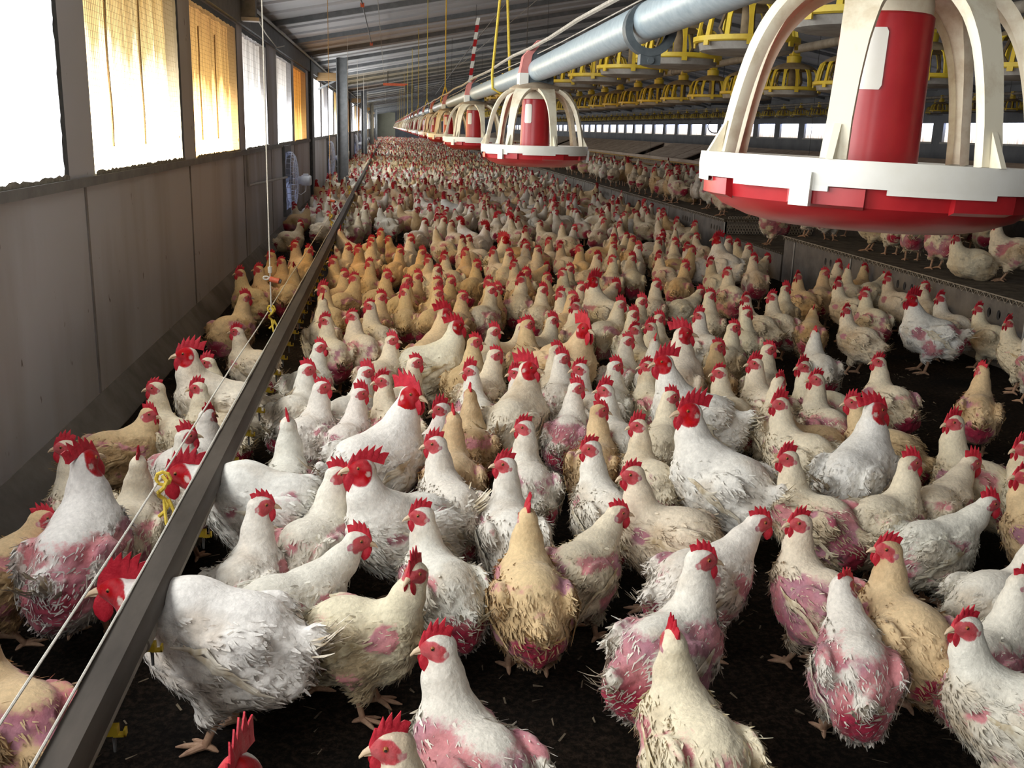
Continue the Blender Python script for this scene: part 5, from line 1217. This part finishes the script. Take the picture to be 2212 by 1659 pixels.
# place names along the flock
WORDS = ['second', 'third', 'fourth', 'fifth', 'sixth']
def zone(y_):
    spans = [(4.6, 5.9, "the second window's near half"), (5.9, 7.05, "the second window's far half"), (7.05, 7.75, "the third window's near end"), (7.75, 8.25, "the third window's middle"), (8.25, 8.8, "the third window's far middle"), (8.8, 9.6, "the third window's far end"), (9.6, 10.2, "the fourth window's near end"), (10.2, 10.9, "the fourth window's middle"), (10.9, 11.8, "the fourth window's far end"), (11.8, 12.7, "the fourth window's far pier"), (12.7, 20, "the nearest wall fan")]
    for a, b_, s in spans:
        if a <= y_ < b_: return s
    return 'the first window'
auto = {}
for b_ in birds:
    if not b_[6][8] and b_[2] == 0: auto.setdefault((zone(b_[1]), b_[0] > DX), []).append(b_)
names = {}
for (zn, right), L_ in auto.items():
    L_.sort(key=lambda q: abs(q[0] - DX))
    for i, q in enumerate(L_):
        hd = q[6][2] % 360; fc = 'facing right' if hd < 50 or hd > 310 else 'facing left' if 130 < hd < 230 else 'turned away' if hd < 180 else 'facing forward'
        kind = 'rooster' if q[5][0] == 'r' else 'hen'
        names[id(q)] = '%s %s %s, %s %s of the rail, by %s' % (TW[q[6][5]], kind, fc, ordw(i), 'right' if right else 'left', zn)
sl = sorted([q for q in birds if not q[6][8] and q[2] > 0], key=lambda q: q[1])
for i, q in enumerate(sl): names[id(q)] = '%s %s on the slatted platform beyond the gap, %s from the gap' % (TW[q[6][5]], 'rooster' if q[5][0] == 'r' else 'hen', ordw(i))
for i, b_ in enumerate(birds):
    x_, y_, z_, bd, sc, kind, e = b_[:7]
    hd, tone, bare, dirt, lab = e[2], e[5], e[6], e[7], e[8]
    yaw = max(-135, min(135, wrap(hd - bd)))
    dist = math.hypot(x_, y_)
    near = dist < 4.3 and i < NF_
    S = bird_set(kind, yaw, bare, dirt, 0, uniq=i) if near else bird_set(kind, yaw, bare, dirt, 1 if dist < 7.5 else 2)
    t_ = TONE[tone]; j_ = rb.uniform(.93, 1.0); t_ = tuple(min(1, c * j_ * rb.uniform(.98, 1.02)) for c in t_)
    place_bird(S, 'rooster' if kind[0] == 'r' else 'hen', x_, y_, z_, bd, sc, t_, 2 if dist < 6.5 else 1 if dist < 9 else 0, lab or names[id(b_)], 'roosters in the flock' if kind[0] == 'r' else ('hens on the slatted platform' if z_ > 0 else 'hens on the barn floor'), rb)

# ------------------------------------------------------------------ the rest of the flock, too many to count
def flock_variant(seed, vox, kind, yaw, bare, dirt):
    P = pose(kind, yaw); P.update(bare=bare, dirt=dirt, fat=1.0)
    V, F, Nn, plum, skin, trunk, hv = bird_geometry(P, vox, seed)
    H = np.array(head_frame(P)); Vs = [V]; Fs = [F]; Ps = [plum]; Ss = [skin]; o = len(V)
    k = 1.5 if P['cock'] else 1.0
    # comb and wattle wedges, legs
    def addv(v, f, c):
        nonlocal o
        v = np.array(v, float); Vs.append(v); Fs.append(np.array(f) + o); Ps.append(np.ones((len(v), 4))); s = np.tile(np.array([*c, 1.0]), (len(v), 1)); s[:, 3] = 1.5; Ss.append(s); o += len(v)
    pr = [(.030, .006), (.028, .024 * k), (.012, .036 * k), (-.006, .039 * k), (-.022 * k, .031 * k), (-.014, .018)]
    v = [(x, s * .004, z) for s in (-1, 1) for x, z in pr]; v = [(H @ np.array([*q, 1]))[:3] for q in v]
    addv(v, [(0, 1, 2, 5), (2, 3, 4, 5), (6, 11, 8, 7), (8, 11, 10, 9), (0, 6, 7, 1), (1, 7, 8, 2), (2, 8, 9, 3), (3, 9, 10, 4)], (.40, .035, .045))
    v = [(x, y_, z) for x in (.004, .022) for y_ in (-.011, .011) for z in (-.012, -.033 * k)]; v = [(H @ np.array([*q, 1]))[:3] for q in v]
    addv(v, [(0, 1, 3, 2), (4, 6, 7, 5), (0, 4, 5, 1), (2, 3, 7, 6), (1, 5, 7, 3)], (.40, .035, .045))
    for s in (-1, 1):
        v = [(x, s * .047 + y_, z) for z, w in ((.10, .009), (.0, .008)) for x, y_ in ((-w, -w), (w, -w), (w, w), (-w, w))]
        addv(v, [(0, 1, 5, 4), (1, 2, 6, 5), (2, 3, 7, 6), (3, 0, 4, 7)], (.40, .25, .16))
    return [np.concatenate(q) for q in (Vs, Fs, Ps, Ss)]
def flock(name, label, spots, vox):
    var = [flock_variant(900 + i, vox, k, yw, b_, d) for i, (k, yw, b_, d) in enumerate([('h', 0, 1, .4), ('h', 70, 1, .3), ('h', -70, 2, .5), ('hl', 20, 1, .4), ('h', 110, 1, .5), ('h', -110, 2, .4), ('r', 40, 0, .2)])]
    Vs, Fs, Ps, Ss = [], [], [], []; o = 0
    for (x_, y_, z_) in spots:
        i = rb.choice([0, 1, 2, 3, 4, 5, 0, 1, 2, 3, 4, 5, 0, 1, 2, 3, 4, 5, 6]); V, F, P_, S_ = var[i]
        a = rb.uniform(0, 2 * PI); sc = rb.uniform(.93, 1.06) * (1.12 if i == 6 else 1); c, s = math.cos(a) * sc, math.sin(a) * sc
        Vs.append(np.stack([V[:, 0] * c - V[:, 1] * s + x_, V[:, 0] * s + V[:, 1] * c + y_, V[:, 2] * sc + z_], 1)); Fs.append(F + o); o += len(V)
        t = np.array(TONE[rb.choice('wccb')]) * rb.uniform(.85, 1.0); p = P_.copy(); p[:, :3] *= t; Ps.append(p); Ss.append(S_)
    me = np_mesh(name, np.concatenate(Vs), np.concatenate(Fs), np.concatenate(Ps), np.concatenate(Ss), MT['bird'])
    return tag(put(name, me), label, 'hens', kind='stuff')
occ = [(q[0], q[1], q[2]) for q in birds]; grid = {}
def gk(x_, y_, z_): return (int(x_ // .3), int(y_ // .3), z_ > 0)
for q in occ: grid.setdefault(gk(*q), []).append(q)
def free(x_, y_, z_, r):
    g0 = gk(x_, y_, z_)
    for i in (-1, 0, 1):
        for j in (-1, 0, 1):
            for q in grid.get((g0[0] + i, g0[1] + j, g0[2]), ()):
                if (q[0] - x_) ** 2 + (q[1] - y_) ** 2 < r * r: return False
    return True
ycut = 12.2; mid_, far_ = [], []
for it in range(26000):
    y_ = ycut + (96 - ycut) * rb.random() ** 1.5; fl_ = rb.random() < .80
    x_, z_ = (rb.uniform(XL + .2, SX0 - .2), 0.0) if fl_ else (rb.uniform(SX0 + .15, SX1 - .5), SZ)
    if not fl_ and (y_ < 16.8 or y_ > 58): continue
    if len(mid_) + len(far_) > 2600: break
    if free(x_, y_, z_, .225 if fl_ else .28):
        grid.setdefault(gk(x_, y_, z_), []).append((x_, y_, z_)); (mid_ if y_ < 24 else far_).append((x_, y_, z_))
flock('hen_flock', 'dense distant flock of white hens filling the barn floor up to the end wall', mid_ + far_, .019)
